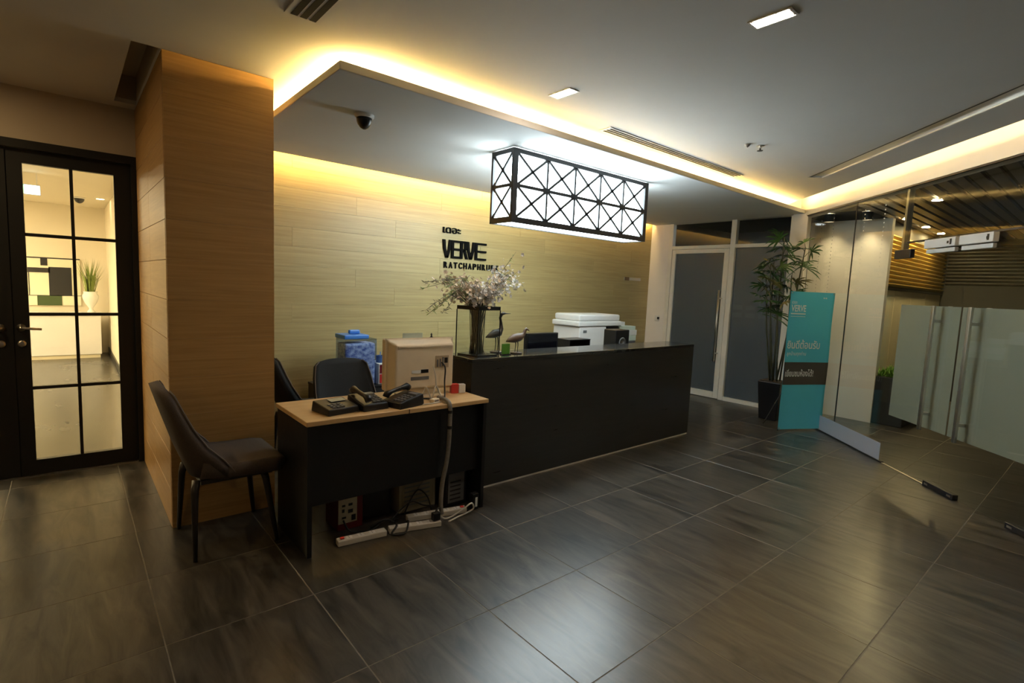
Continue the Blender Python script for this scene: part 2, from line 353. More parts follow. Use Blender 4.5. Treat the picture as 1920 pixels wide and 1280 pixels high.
# office behind it
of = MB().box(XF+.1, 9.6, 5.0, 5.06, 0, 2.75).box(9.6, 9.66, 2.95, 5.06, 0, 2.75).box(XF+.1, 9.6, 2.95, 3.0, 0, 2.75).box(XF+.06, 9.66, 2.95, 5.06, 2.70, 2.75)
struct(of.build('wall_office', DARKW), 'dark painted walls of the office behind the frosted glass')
struct(box(XF, 9.7, 2.9, 5.1, -.08, 0).build('floor_office', FLOORB))
nb = thing('notice_board', 'dim notice board with rows of pale cards behind the frosted glass door', 'notice board', (8.0, 3.6, 1.15))
box(0, .02, -.35, .75, 0, .42).build('board', DARKC, nb)
for r in range(3):
    for k in range(5): box(-.006, 0, -.30+.2*k, -.16+.2*k, .05+.12*r, .12+.12*r).build('card', PAPER if r < 2 else PGREY, nb)
MB().tube([(.03, -.2, 0), (.03, -.2, -1.15)], .015).build('leg', DKMET, nb); MB().tube([(.03, .6, 0), (.03, .6, -1.15)], .015).build('leg', DKMET, nb)

ol = thing('office_fill_light', 'unseen dim round light added in the dark office to brighten the notice board', 'ceiling light', (7.62, 4.35, 2.70)); MB().lathe([(.12, -.03), (.12, 0)], seg=20).build('body', PWHITE, ol); MB().lathe([(.11, -.034), (.11, -.0301)], seg=20).build('diffuser', emis('office_fill', (.9, .95, 1), 6.0), ol)  # added fill, kept out of view above the transom, so the board shows
# ---- beam and diagonal glass partition
struct(MB().prism([G(-4.6, .04), G(3.62, .04), G(3.62, -.12), G(-4.6, -.12)], 2.575, 2.98).build('beam', CEILW), 'cream beam over the diagonal glass partition')
struct(box(7.17, XF, 2.75, 2.93, 0, ZK-.001).build('corner_column', WALLW), 'slim cream post where glass partition and end wall meet')
led = MB(); [led.prism([G(-4, .345), G(3.35, .345), G(3.35, .325), G(-4, .325)], zt+.0005, zt+.010)]
led.build('led_strip', LEDM, ceil)
tr = MB()          # recessed metal trough in the ceiling
for a, b, z0, z1 in ((.6262, .7538, ZC+.012, ZC+.016), (.6201, .626, ZC+.001, ZC+.034), (.754, .7599, ZC+.001, ZC+.034)): tr.prism([G(-4, a), G(1.89, a), G(1.9, b), G(-4, b)], z0, z1)
lt = tr.build('air_slot', SATIN, ceil)
MB().prism([G(-4, .735), G(1.88, .735), G(1.88, .752), G(-4, .752)], ZC+.002, ZC+.0118).build('divider', DKMET, lt)
w2 = sempty('window_2', 'frameless diagonal glass partition beside the turquoise banner', (GB.x, GB.y, 0), GROT)
def gp(s0, s1, z0, z1, o=0, t=.012): return box(s0, s1, o-t/2, o+t/2, z0, z1)
gp(2.375, 3.40, .012, 2.575).build('pane', GLASS, w2); gp(1.515, 2.365, .012, 2.575).build('pane', GLASS, w2)
gp(-.75, 1.505, 2.075, 2.575).build('pane', GLASS, w2); gp(-2.4, -.765, .012, 2.575).build('pane', GLASS, w2)
gp(-.755, .045, .012, 2.055).build('pane', GLASS, w2); gp(-.75, .04, .47, 1.503, o=-.0072, t=.002).build('frosted_film', FILM, w2)
gp(2.366, 2.374, .012, 2.575, t=.010).build('joint', DKMET, w2)
gp(-4, 3.4, 2.562, 2.5745, o=.02, t=.03).build('head_rail', DKMET, w2); gp(1.50, 3.4, 0.0005, .0118, t=.03).build('floor_channel', DKMET, w2)
gp(1.57, 1.60, 2.01, 2.56, o=-.035, t=.05).build('glass_fin', CHROME, w2)
gp(-.75, 1.505, 2.060, 2.0745, t=.016).build('transom_rail', DKMET, w2)
gp(1.54, 2.72, .0125, .18, o=.0075, t=.002).build('pale_strip', PALEW, w2)  # pale translucent strip along the foot of the fixed glass
gp(1.42, 1.64, 1.925, 2.005, o=.0, t=.04).build('patch_fitting', BLKMET, w2, bevel=.004)
for s in (3.07, 2.80, 2.20, 1.87):
    m_ = MB(); z = 2.46; k = 0
    while z > .75:
        r = .0085*max(.45, (z-.3)/2.1)
        m_.add([(s+r*math.cos(a), .0085, z+.8*r*math.sin(a)) for a in [i*math.pi/4 for i in range(8)]] + [(s+r*math.cos(a), .0065, z+.8*r*math.sin(a)) for a in [i*math.pi/4 for i in range(8)]],
               [tuple(range(8)), tuple(range(15, 7, -1))]+[(i, (i+1) % 8, 8+(i+1) % 8, 8+i) for i in range(8)]); z -= .042
    stuff(m_.build('dot_stickers', PWHITE if s < 2.5 else PGREY, w2))
def glass_leaf(name, label, s0, s1, hs, lk0, lk1):
    d = sempty(name, label, (GB.x, GB.y, 0), GROT)
    gp(s0, s1, .014, 2.055).build('pane', GLASS, d)
    gp(s0+.004, s1-.004, .47, 1.503, o=-.0072, t=.002).build('frosted_film', FILM, d)
    h = box(hs-.016, hs+.016, .055, .075, .46, 1.505).build('bar_handle', CHROME, d, bevel=.003)
    for z in (.60, 1.38): box(hs-.010, hs+.010, .0065, .055, z-.012, z+.012).build('standoff', CHROME, h)
    h2 = box(hs-.016, hs+.016, -.075, -.055, .46, 1.505).build('bar_handle', CHROME, d, bevel=.003)
    for z in (.60, 1.38): box(hs-.010, hs+.010, -.055, -.0085, z-.012, z+.012).build('standoff', CHROME, h2)
    box(lk0+.02, lk1-.005, .0065, .035, 1.945, 1.978).build('lock_bracket', PWHITE, d, bevel=.003)
    lk = box(lk0, lk1, .012, .055, 1.986, 2.058).build('magnetic_lock', PWHITE, d, bevel=.004)
    box(lk1-.03-.25, lk1-.03-.23, .0555, .0565, 2.01, 2.03).build('indicator', PBLACK, lk); box(lk0+.035, lk0+.055, .0555, .0565, 2.0, 2.045).build('keyhole', PBLACK, lk)
    return d
glass_leaf('door_4', 'frameless glass door leaf with frosted film next to the fixed glass', .785, 1.500, .985, .86, 1.205)
glass_leaf('door_5', 'second frameless glass door leaf with frosted film and white lock box', .055, .775, .60, .50, .82)
for nm, a, b in (('floor_patch', .60, .93), ('floor_patch', -.16, .13)):
    pf = tag(gp(a, b, .001, .045, t=.045).build(nm, BLKMET, bevel=.004), 'dark metal floor pivot where the two glass doors meet' if a > 0 else 'dark metal floor pivot under the frosted door at the picture edge', 'door fitting', 'floor pivots of the glass doors')
    pf.location = (GB.x, GB.y, 0); pf.rotation_euler = (0, 0, GROT)
    box(a+.02, a+.06, .0228, .0235, .015, .03).build('screw_plate', CHROME, pf); box(b-.06, b-.02, .0228, .0235, .015, .03).build('screw_plate', CHROME, pf)
struct(gp(.62, 1.5, 0, .004, o=.0, t=.02).build('trim_2', CHROME)).location = (GB.x, GB.y, 0); bpy.data.objects['trim_2'].rotation_euler = (0, 0, GROT)

# ---- room behind the glass partition
struct(box(7.70, 7.80, 1.98, 2.90, 0, 2.55).build('wall_white', WALLW), 'white wall washed by downlights behind the glass partition')
lw = struct(box(7.80, 11.4, 2.12, 2.24, 0, 2.62).build('wall_louver', DARKW), 'wall of golden louvres above cream panels behind the glass doors')
for a, b in ((7.80, 8.62), (8.63, 9.45), (9.46, 10.3), (10.31, 11.25)): box(a, b, 2.10, 2.119, .0, 1.69).build('panel', CREAMW, lw)
box(7.80, 11.28, 2.085, 2.119, 1.695, 1.725).build('rail', DKMET, lw)
def slats(parent, n, z0, p, mk, m):
    for k in range(n): mk(z0+k*p).build('slat', m, parent)
def sl_x(z): return MB().add([(7.80,2.118,z),(11.28,2.118,z),(11.28,2.070,z+.030),(7.80,2.070,z+.030),(7.80,2.118,z+.012),(11.28,2.118,z+.012),(11.28,2.070,z+.042),(7.80,2.070,z+.042)], [(3,2,1,0),(4,5,6,7),(0,1,5,4),(1,2,6,5),(2,3,7,6),(3,0,4,7)])
slats(lw, 12, 1.74, .056, sl_x, SLAT)
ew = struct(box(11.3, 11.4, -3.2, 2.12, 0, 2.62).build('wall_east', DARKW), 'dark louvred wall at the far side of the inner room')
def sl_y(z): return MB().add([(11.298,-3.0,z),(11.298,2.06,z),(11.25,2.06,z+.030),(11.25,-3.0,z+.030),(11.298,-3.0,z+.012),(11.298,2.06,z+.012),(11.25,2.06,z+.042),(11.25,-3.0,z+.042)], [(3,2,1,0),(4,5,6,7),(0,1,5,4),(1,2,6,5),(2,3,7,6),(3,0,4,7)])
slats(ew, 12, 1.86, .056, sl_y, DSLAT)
RC = [(4.0, -3.2), (11.4, -3.2), (11.4, 2.24), (7.8, 2.24), (7.8, 2.9), (7.3, 2.9)]
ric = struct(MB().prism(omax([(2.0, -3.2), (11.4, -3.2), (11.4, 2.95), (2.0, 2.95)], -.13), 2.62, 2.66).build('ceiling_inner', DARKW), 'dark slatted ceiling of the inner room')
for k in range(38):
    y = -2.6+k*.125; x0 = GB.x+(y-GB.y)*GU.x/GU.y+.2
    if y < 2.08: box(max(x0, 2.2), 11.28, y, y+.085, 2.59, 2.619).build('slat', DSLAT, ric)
def downl(name, label, x, y, z, r=.045, m=ROOML, grp=None, rim=PWHITE, baffle=False):
    t = thing(name, label, 'downlight', (x, y, z), 0, grp)
    MB().lathe([(r+.015, -.006), (r+.015, 0), (r, 0), (r, -.006), (r+.015, -.006)], seg=20, cap=False).build('rim', rim, t)
    MB().lathe([(.001, -.003), (r, -.003), (r, -.0035), (.001, -.0035)], seg=20).build('lens', m, t)
    if baffle: MB().lathe([(r+.012, -.0062), (r+.012, -.10), (r+.008, -.10), (r+.008, -.0062), (r+.012, -.0062)], seg=20, cap=False).build('baffle', BLKMET, t)
    return t
for x, y, lb in ((6.85, 1.40, 'round downlight above the glass doors in the slatted ceiling'), (8.15, 1.95, 'round downlight close to the golden louvre wall'), (9.1, 1.95, 'round downlight midway along the golden louvre wall'), (10.0, 1.95, 'round downlight farther along the golden louvre wall'), (7.50, 2.62, 'round downlight in the corner above the white wall'), (7.52, 2.20, 'round downlight washing the outer end of the white wall')):
    downl('downlight', lb, x, y, 2.588 if y < 2.1 else 2.618, m=ROOML if y > 2.1 or x < 7 else ROOMB, grp='downlights of the inner room', baffle=y > 2.1)
pl = thing('planter_box', 'dark planter box with low bright green plants behind the glass', 'planter', (8.15, 1.83, 0))
box(-.42, .42, -.17, .17, 0, .60).build('box', DARKC, pl, bevel=.01); box(-.40, .40, -.15, .15, .58, .605).build('soil', SOIL, pl)
hm = MB()
for k in range(420):
    x, y = random.uniform(-.4, .4), random.uniform(-.15, .15); a = random.uniform(0, 6.28); h = random.uniform(.05, .12); q = Vector((math.cos(a), math.sin(a), 0))*.02
    hm.add([(x-q.y*.5, y+q.x*.5, .60), (x+q.y*.5, y-q.x*.5, .60), (x+q.x*2+q.y*.4, y+q.y*2-q.x*.4, .60+h*.7), (x+q.x*3, y+q.y*3, .60+h)], [(0,1,2,3)])
stuff(hm.build('foliage', HEDGE, pl))
dc = thing('low_cabinet', 'long dark cabinet along the far louvred wall', 'cabinet', (10.9, .2, 0))
box(-.2, .2, -2.6, 1.6, .05, 1.44).build('body', DARKC, dc); box(-.22, .21, -2.62, 1.62, 1.44, 1.47).build('top', DKMET, dc); box(-.18, .18, -2.55, 1.55, 0, .05).build('plinth', DARKC, dc)
bx_ = thing('sign_box', 'small brown sign box on the dark cabinet top', 'sign', (10.85, .85, 1.47))
box(-.03, .03, -.16, .16, 0, .12).build('body', BOARD, bx_, bevel=.006)
box(-.033, -.0302, -.13, .13, .02, .10).build('face', CREAMP, bx_); box(-.035, -.0332, -.10, .0, .045, .075).build('marking', BOARD, bx_)

# ---- lobby behind the black door
struct(box(-3.2, .60, YD+.1, 12.2, -.08, -.001).build('floor_lobby', FLOORB), 'polished dark floor of the lobby')
struct(box(.565, .68, YD+.12, 12.2, 0, 2.62).build('wall_lobby_right', LOBW)); struct(box(-3.3, -3.2, YD, 12.2, 0, 2.62).build('wall_lobby_left', LOBW))
struct(box(-3.3, .68, 12.1, 12.2, 0, 2.62).build('wall_lobby_back', LOBW), 'cream end wall of the lobby')
struct(box(-3.3, .68, YD+.12, 12.2, 2.60, 2.64).build('ceiling_lobby', LOBW), 'cream lobby ceiling')
struct(box(.550, .565, YD+.12, 12.1, 0, .10).build('baseboard_lobby', DKMET))
for k, y in enumerate((6.3, 8.2, 10.4)):
    t = thing('ceiling_panel_light', ['square ceiling light just inside the lobby', 'square ceiling light halfway down the lobby', 'square ceiling light above the lobby counter'][k], 'ceiling light', (-2.1, y, 2.60), 0, 'lobby ceiling lights')
    box(-.47, .47, -.47, .47, -.02, 0).build('frame', PWHITE, t); box(-.45, .45, -.45, .45, -.024, -.0201).build('diffuser', LOBL, t)
downl('wall_washer', 'bright downlight close to the side wall of the lobby', .44, 10.5, 2.60, .05, LOBL, None, PWHITE)
lc = thing('lobby_counter', 'long white counter at the end of the lobby', 'counter', (-1.2, 11.42, 0))
box(-1.5, 1.63, 0, .5, .06, .73).build('front', PWHITE, lc, bevel=.006); box(-1.52, 1.66, -.02, .52, .73, .765).build('top', PWHITE, lc, bevel=.004); box(-1.48, 1.61, .02, .48, 0, .06).build('plinth', CREAMW, lc)
ar = thing('abstract_painting', 'abstract painting of black, cream and green blocks on the lobby wall', 'painting', (-.33, 12.1, .86))
box(-.52, .52, -.03, -.001, 0, .82).build('canvas', ARTW, ar)
for a, b, c, d, m_ in ((.10, .40, .17, .66, BLKMET), (-.22, .12, .56, .64, DKMET), (-.06, .26, -.0, .17, ARTG), (-.52, .52, .80, .82, BLKMET), (.0, .09, .68, .80, BLKMET), (-.5, -.46, .72, .80, BLKMET), (-.16, -.15, .17, .57, DKMET), (-.52, .52, .165, .175, PGREY)):
    box(a, b, -.036, -.0305, c, d).build('painted_block', m_, ar)
vz = thing('grass_vase', 'white urn of olive grass on the lobby counter', 'vase', (.31, 11.68, .765))
MB().lathe([(.055, 0), (.06, .01), (.028, .05), (.03, .08), (.085, .17), (.11, .24), (.115, .29), (.09, .335), (.10, .36), (.09, .36), (.08, .33)], seg=24).build('urn', PORC, vz, smooth=True)
gm = MB()
for k in range(110):
    a = random.uniform(0, 6.28); rr = random.uniform(.0, .07); sp = random.uniform(.03, .20); h = random.uniform(.3, .62); wv = .006
    b0 = Vector((rr*math.cos(a), rr*math.sin(a), .33)); t0 = Vector((math.cos(a)*(rr+sp), math.sin(a)*(rr+sp), .33+h)); md = (b0+t0)/2+Vector((-math.cos(a)*.02, -math.sin(a)*.02, .05)); q = Vector((-math.sin(a), math.cos(a), 0))*wv
    gm.add([b0-q, b0+q, md+q, md-q, t0], [(0,1,2,3), (3,2,4)])
stuff(gm.build('foliage', GRASSG, vz))
ex = thing('exit_sign', 'glowing exit sign hanging from the lobby ceiling', 'sign', (-.30, 8.5, 2.345))
box(-.10, .10, -.02, .02, 0, .12).build('housing', PWHITE, ex, bevel=.004); box(-.04, .095, -.023, -.0205, .01, .11).build('face', EXITM, ex); box(-.095, -.042, -.023, -.0205, .01, .11).build('arrow_panel', EXITG, ex)
MB().tube([(-.07, 0, .12), (-.07, 0, .255)], .006).build('rod', PWHITE, ex); MB().tube([(.07, 0, .12), (.07, 0, .255)], .006).build('rod', PWHITE, ex)

def dome(name, label, x, y, z, r, grp='dome cameras'):
    t = thing(name, label, 'camera', (x, y, z), 0, grp)
    MB().lathe([(r*1.15, 0), (r*1.15, -.012), (r, -.022), (r*.95, -.022)], seg=24).build('base', PWHITE, t, smooth=False)
    MB().lathe([(r*.92, -.022), (r*.9, -.04), (r*.78, -.06), (r*.5, -.082), (r*.2, -.092), (.001, -.094)], seg=24).build('bubble', PBLACK, t, smooth=True)
dome('dome_camera', 'black dome security camera under the canopy', 1.545, 3.42, ZK, .055)
dome('dome_camera', 'small black dome camera on the lobby ceiling', .19, 10.6, 2.60, .07)

# ================================================================== CEILING FITTINGS
for x, y, lb in ((2.36, 1.128, 'lit rectangular recessed lamp in the open ceiling'), (2.37, 2.39, 'lit rectangular recessed lamp close to the canopy edge'), (-1.0, 4.15, 'unseen recessed lamp added before the black door to warm the column side'), (-2.3, 1.2, 'unseen recessed lamp added at the side of the hall for warm light')):  # the two left lamps are unseen, added for warm light on the column side
    t = thing('recessed_lamp', lb, 'ceiling light', (x, y, ZC), 0, 'recessed ceiling lamps')
    fr = MB().box(-.042, .042, -.092, -.082, -.005, -.0002).box(-.042, .042, .082, .092, -.005, -.0002).box(-.042, -.034, -.082, .082, -.005, -.0002).box(.034, .042, -.082, .082, -.005, -.0002)
    fr.build('trim_ring', PWHITE, t); box(-.034, .034, -.082, .082, -.002, -.0002).build('reflector', CHROME, t)
    for k in (-1, 0, 1): box(-.028, .028, k*.052-.022, k*.052+.022, -.004, -.0022).build('lens', DOWN if x > -1.5 and x > 0 else DOWN_ADDED, t)
av = thing('air_grille', 'long slim white air grille along the canopy edge', 'air grille', (4.10, 2.655, ZC))
box(-1.02, 1.02, -.055, .055, -.006, -.0003).build('frame', PWHITE, av)
for k in range(3): box(-1.0, 1.0, -.045+.031*k, -.024+.031*k, -.0072, -.0061).build('slot', MATTEB, av)
av2 = thing('air_grille', 'short air grille with three dark slots above the wood column', 'air grille', (.878, 2.20, ZC))
box(-.085, .085, -.42, .42, -.006, -.0003).build('frame', CEILW, av2)
for k in range(3): box(-.060+.042*k, -.030+.042*k, -.41, .41, -.0072, -.0061).build('slot', MATTEB, av2)
sp = thing('sprinkler', 'small sprinkler head in the open ceiling', 'sprinkler', (4.23, 2.03, ZC))
MB().lathe([(.028, -.0005), (.028, -.004), (.010, -.006), (.010, -.02)], seg=16).build('rose', CHROME, sp); MB().lathe([(.006, -.02), (.006, -.035), (.022, -.037), (.022, -.040)], seg=16).build('deflector', DKMET, sp)
sp2 = thing('smoke_detector', 'tiny ceiling detector next to the sprinkler', 'detector', (4.12, 2.08, ZC)); MB().lathe([(.02, -.0005), (.02, -.01), (.012, -.02)], seg=16).build('body', PGREY, sp2); MB().lathe([(.006, -.02), (.004, -.026)], seg=10).build('lens', PBLACK, sp2)

# ---- lattice box lamp under the canopy
LX0, LX1, LY0, LY1, LZ0, LZ1 = 2.69, 4.452, 3.225, 3.505, 2.02, 2.592
lp = thing('lattice_lamp', 'large box lamp in a black lattice frame hanging over the counter', 'lamp', ((LX0+LX1)/2, (LY0+LY1)/2, LZ0))
hx, hy, hz = (LX1-LX0)/2, (LY1-LY0)/2, LZ1-LZ0
box(-hx+.022, hx-.022, -hy+.022, hy-.022, .008, hz-.03).build('diffuser', E_LAMP, lp)
for sx in (-1, 1):
    for sy in (-1, 1): box(min(sx*hx, sx*(hx-.05)), max(sx*hx, sx*(hx-.05)), min(sy*hy, sy*(hy-.022)), max(sy*hy, sy*(hy-.022)), 0, hz).build('corner_post', BLKMET, lp)
for sy in (-1, 1):
    for z0, z1 in ((0, .045), (hz-.035, hz)): box(-hx+.05, hx-.05, min(sy*hy, sy*(hy-.022)), max(sy*hy, sy*(hy-.022)), z0, z1).build('rail', BLKMET, lp)
for sx in (-1, 1):
    for z0, z1 in ((0, .045), (hz-.035, hz)): box(min(sx*hx, sx*(hx-.022)), max(sx*hx, sx*(hx-.022)), -hy+.022, hy-.022, z0, z1).build('rail', BLKMET, lp)
def lattice(u0, u1, n, P, nrm):
    z0, z1, zm = .04, hz-.03, .04+(hz-.07)/2; du = (u1-u0)/n
    MB().bar(P(u0, zm), P(u1, zm), .026, .014, nrm).build('lattice_bar', BLKMET, lp)
    for i in range(1, n): MB().bar(P(u0+i*du, z0), P(u0+i*du, z1), .019, .012, nrm).build('lattice_bar', BLKMET, lp)
    for i in range(n):
        for a, b in ((z0, zm), (zm, z1)):
            MB().bar(P(u0+i*du, a), P(u0+(i+1)*du, b), .020, .012, nrm).build('lattice_bar', BLKMET, lp); MB().bar(P(u0+i*du, b), P(u0+(i+1)*du, a), .020, .012, nrm).build('lattice_bar', BLKMET, lp)
for sy in (-1, 1): lattice(-hx+.045, hx-.045, 5, lambda u, z: (u, sy*(hy-.010), z), (0, 1, 0))
for sx in (-1, 1): lattice(-hy+.02, hy-.02, 1, lambda u, z: (sx*(hx-.010), u, z), (1, 0, 0))

# ================================================================== RECEPTION COUNTER
rc = thing('reception_counter', 'long charcoal reception counter with a polished top', 'counter', (3.655, 2.99, 0))
box(-1.469, 1.469, 0, .03, .016, .955).build('front_panel', COUNT, rc); box(-1.469, -1.44, .031, .34, .016, .955).build('end_panel', COUNT, rc); box(1.44, 1.469, .031, .34, .016, .955).build('end_panel', COUNT, rc)
box(-1.470, 1.470, -.001, .345, .9555, .983).build('top', COUNTT, rc, bevel=.002, seg=1)
box(-1.465, 1.465, .004, .33, 0, .0155).build('skirting_strip', STRIPW, rc)
box(-1.40, 1.44, .31, .34, .03, .95).build('back_panel', COUNT, rc); box(-1.44, 1.44, .345, .95, .70, .74).build('worktop', COUNTT, rc); box(-1.44, -1.41, .40, .94, 0, .70).build('leg_panel', COUNT, rc); box(1.41, 1.44, .40, .94, 0, .70).build('leg_panel', COUNT, rc)
# printer cabinet, storage cabinet
def cabinet(label, x0, x1, y0, y1, h):
    t = thing('storage_cabinet', label, 'cabinet', ((x0+x1)/2, (y0+y1)/2, 0)); a, b = (x1-x0)/2, (y1-y0)/2
    box(-a, a, -b+.02, b, .04, h-.02).build('body', BLACKL, t); box(-a-.005, a+.005, -b, b, h-.02, h).build('top', BLACKL, t); box(-a+.02, a-.02, -b+.04, b-.02, 0, .04).build('plinth', BLACKL, t)
    for s in (-1, 1):
        d = box(min(0, s*a)+.004, max(0, s*a)-.004, -b+.001, -b+.019, .05, h-.025).build('door', COUNT, t); box(s*.03-.006, s*.03+.006, -b-.02, -b+.001, h*.6, h*.6+.10).build('handle', CHROME, d)
    return t
cabinet('low black cabinet under the printer behind the counter', 4.30, 5.75, 4.10, 4.62, .80)
cabinet('low black cabinet against the wood wall behind the desk', 1.75, 2.62, 4.55, 5.05, .52)

# ---- logo on the wood wall
lg = thing('wall_logo', 'black raised lettering reading VERVE on the pale wood wall', 'logo', (3.28, YB-.014, 1.69))
def stroke(*pl, y0=-.022, y1=-.001):
    m_ = MB(); n = len(pl)
    return m_.add([(x, y0, z) for x, z in pl]+[(x, y1, z) for x, z in pl], [tuple(range(n)), tuple(range(2*n-1, n-1, -1))]+[(i, (i+1) % n, n+(i+1) % n, n+i) for i in range(n)])
def vbar(m_, a, b, wd): (x0, z0), (x1, z1) = a, b; m_.add([(x0-wd/2, -.022, z0), (x0+wd/2, -.022, z0), (x1+wd/2, -.022, z1), (x1-wd/2, -.022, z1), (x0-wd/2, -.001, z0), (x0+wd/2, -.001, z0), (x1+wd/2, -.001, z1), (x1-wd/2, -.001, z1)], [(0,1,2,3), (7,6,5,4), (0,4,5,1), (1,5,6,2), (2,6,7,3), (3,7,4,0)])
zb, zt2 = .125, .330; H = zt2-zb; sw = .034
def LV(x): m_ = MB(); vbar(m_, (x+.017, zt2), (x+.028, zb+H*.5), sw); vbar(m_, (x+.028, zb+H*.5), (x+.062, zb), sw); vbar(m_, (x+.062, zb), (x+.092, zb+H*.5), sw); vbar(m_, (x+.092, zb+H*.5), (x+.103, zt2), sw); return m_
def LE(x, wd): m_ = MB(); m_.box(x, x+sw, -.022, -.001, zb, zt2); [m_.box(x+sw, x+wd, -.022, -.001, z, z+.024) for z in (zb, zb+H/2-.012, zt2-.024)]; return m_
def LR(x): m_ = MB(); m_.box(x, x+sw, -.022, -.001, zb, zt2).box(x+sw, x+.075, -.022, -.001, zt2-.024, zt2).box(x+sw, x+.075, -.022, -.001, zb+H/2-.012, zb+H/2+.012).box(x+.058, x+.090, -.022, -.001, zb+H/2, zt2-.01); vbar(m_, (x+.058, zb+H/2), (x+.096, zb), sw); return m_
for m_ in (LV(0), LE(.120, .123), LR(.245), LV(.335), LE(.458, .168)): m_.build('letter', MATTEB, lg)
for k, ch in enumerate('RATCHAPHRUEK'):
    text_part(ch, MATTEB, lg, .050, .072, .016, lambda u, v, d, k=k: (.026+k*.0685+u, -.0005-d, .008+v), 'letter', .035)
text_part('เดอะ', MATTEB, lg, .245, .068, .016, lambda u, v, d: (.002+u, -.0005-d, .402+v), 'thai_lettering', .022)
# small plate, thermostat
ps = thing('wall_plate', 'small grey name plate at the far end of the wood wall', 'sign', (6.80, YB-.014, 1.70)); box(-.17, .24, -.012, -.0005, 0, .045).build('plate', CHROME, ps); box(-.17, -.06, -.016, -.0121, -.004, .05).build('end_block', BOARD, ps)
th = thing('thermostat', 'white thermostat with a dark dial on the white wall strip', 'thermostat', (XF, 4.93, 1.12)); box(-.022, -.0005, -.03, .04, -.045, .045).build('body', PWHITE, th, bevel=.004); box(-.03, -.0225, -.05, -.01, -.02, .02).build('dial', PBLACK, th, bevel=.003)
so = thing('wall_socket', 'brownish socket low on the white wall strip', 'socket', (XF, 4.90, .70)); box(-.010, -.0005, -.04, .04, -.035, .035).build('plate', PWHITE, so, bevel=.003); box(-.013, -.0105, -.018, .018, -.014, .014).build('insert', BOARD, so)

# ---- things behind the counter
def lcd(name, label, loc, rz, wd, hg, m):
    t = thing(name, label, 'monitor', loc, rz)
    b = box(-wd/2, wd/2, -.02, .02, .09, .09+hg).build('bezel', m, t, bevel=.006); box(-wd/2+.018, wd/2-.018, -.0225, -.0202, .11, .075+hg).build('screen', SCREEN, b)
    box(-.03, .03, .0, .03, .015, .16).build('neck', m, t); box(-.11, .11, -.07, .09, 0, .015).build('foot', m, t, bevel=.004)
    return t
lcd('computer_monitor', 'black flat monitor rising above the counter top', (3.39, 3.55, .74), 0, .41, .265, PBLACK)
kb = thing('desk_tray', 'low black tray between the monitor and the printer', 'tray', (4.01, 3.72, .74)); box(-.16, .16, -.10, .10, 0, .012).build('base', PBLACK, kb)
for s in (-1, 1): box(s*.15-.006, s*.15+.006, -.10, .10, .0125, .255).build('side', PBLACK, kb)
box(-.1435, .1435, .085, .10, .0125, .255).build('back', PBLACK, kb); box(-.1435, .1435, -.10, .084, .12, .13).build('shelf', PBLACK, kb); box(-.16, .16, -.10, .10, .2555, .265).build('shelf', PBLACK, kb)
pr = thing('printer', 'bulky white office printer behind the counter', 'printer', (4.99, 4.36, .80))
box(-.42, .06, -.22, .22, 0, .28).build('body', PWHITE, pr, bevel=.012); box(-.45, .34, -.23, .22, .284, .345).build('scanner_bed', PWHITE, pr, bevel=.012); box(-.42, .33, -.21, .21, .346, .425).build('lid', PWHITE, pr, bevel=.02)
box(.062, .32, -.20, .20, 0, .283).build('paper_bay', PBLACK, pr, bevel=.004); box(-.36, -.30, -.223, -.2205, .21, .24).build('badge', PGREY, pr)
bk = thing('speaker_box', 'black speaker box with a round cone beside the printer', 'speaker', (4.59, 3.60, .74)); box(-.115, .115, -.07, .10, 0, .36).build('cabinet', PBLACK, bk, bevel=.008)
cn_ = MB().lathe([(.060, 0), (.055, .006), (.02, -.01), (.001, -.008)], seg=20); cn_.v = [(x, -.0705-z, y+.22) for x, y, z in cn_.v]; cn_.build('cone', PGREY, bk, smooth=True)
zz = .80
for k, (m_, h, a, b, lb) in enumerate(((BOARD, .05, .17, .16, 'brown folder at the bottom of the paper stack beside the printer'), (PGREY, .03, .17, .16, 'grey folder above the brown one in the paper stack'), (PAPERG, .07, .18, .16, 'pale green ream in the paper stack beside the printer'), (PAPER, .07, .19, .16, 'thick white ream in the paper stack beside the printer'), (PAPERG, .05, .17, .15, 'pale green ream near the top of the paper stack'), (PAPER, .055, .08, .12, 'small white pad topmost of the paper stack'))):
    t = tag(box(-a, a, -b, b, 0, h).build('paper_ream', m_, bevel=.003, seg=1), lb, 'paper', 'papers stacked beside the printer'); t.location = (5.55+(0 if k < 5 else -.1), 4.35, zz); zz += h+.0004

# ---- flower tank on the counter
VX, VY, VZ = 2.36, 3.165, .9835
va = thing('glass_vase', 'square dark-rimmed glass vase at the counter end', 'vase', (VX, VY, VZ), math.radians(8))
q = .112; hq = .345
for a, b, c, d in ((-q, q, -q, -q+.006), (-q, q, q-.006, q), (-q, -q+.006, -q+.0062, q-.0062), (q-.006, q, -q+.0062, q-.0062)): box(a, b, c, d, .0, hq).build('pane', VASEG, va)
box(-q+.0065, q-.0065, -q+.0065, q-.0065, 0, .012).build('base', PBLACK, va)
rm = MB()
for a, b, c, d in ((-q-.004, q+.004, -q-.004, -q+.010), (-q-.004, q+.004, q-.010, q+.004), (-q-.004, -q+.010, -q+.010, q-.010), (q-.010, q+.004, -q+.010, q-.010)): rm.box(a, b, c, d, hq+.0003, hq+.028)
rm.build('rim', PBLACK, va)
for sx in (-1, 1):
    for sy in (-1, 1): box(sx*(q+.0032)-.003, sx*(q+.0032)+.003, sy*(q+.0032)-.003, sy*(q+.0032)+.003, 0, hq).build('corner_bead', PBLACK, va)
bq = thing('flower_arrangement', 'loose arrangement of white and peach blossoms in the glass vase', 'flowers', (VX, VY, VZ+.013))
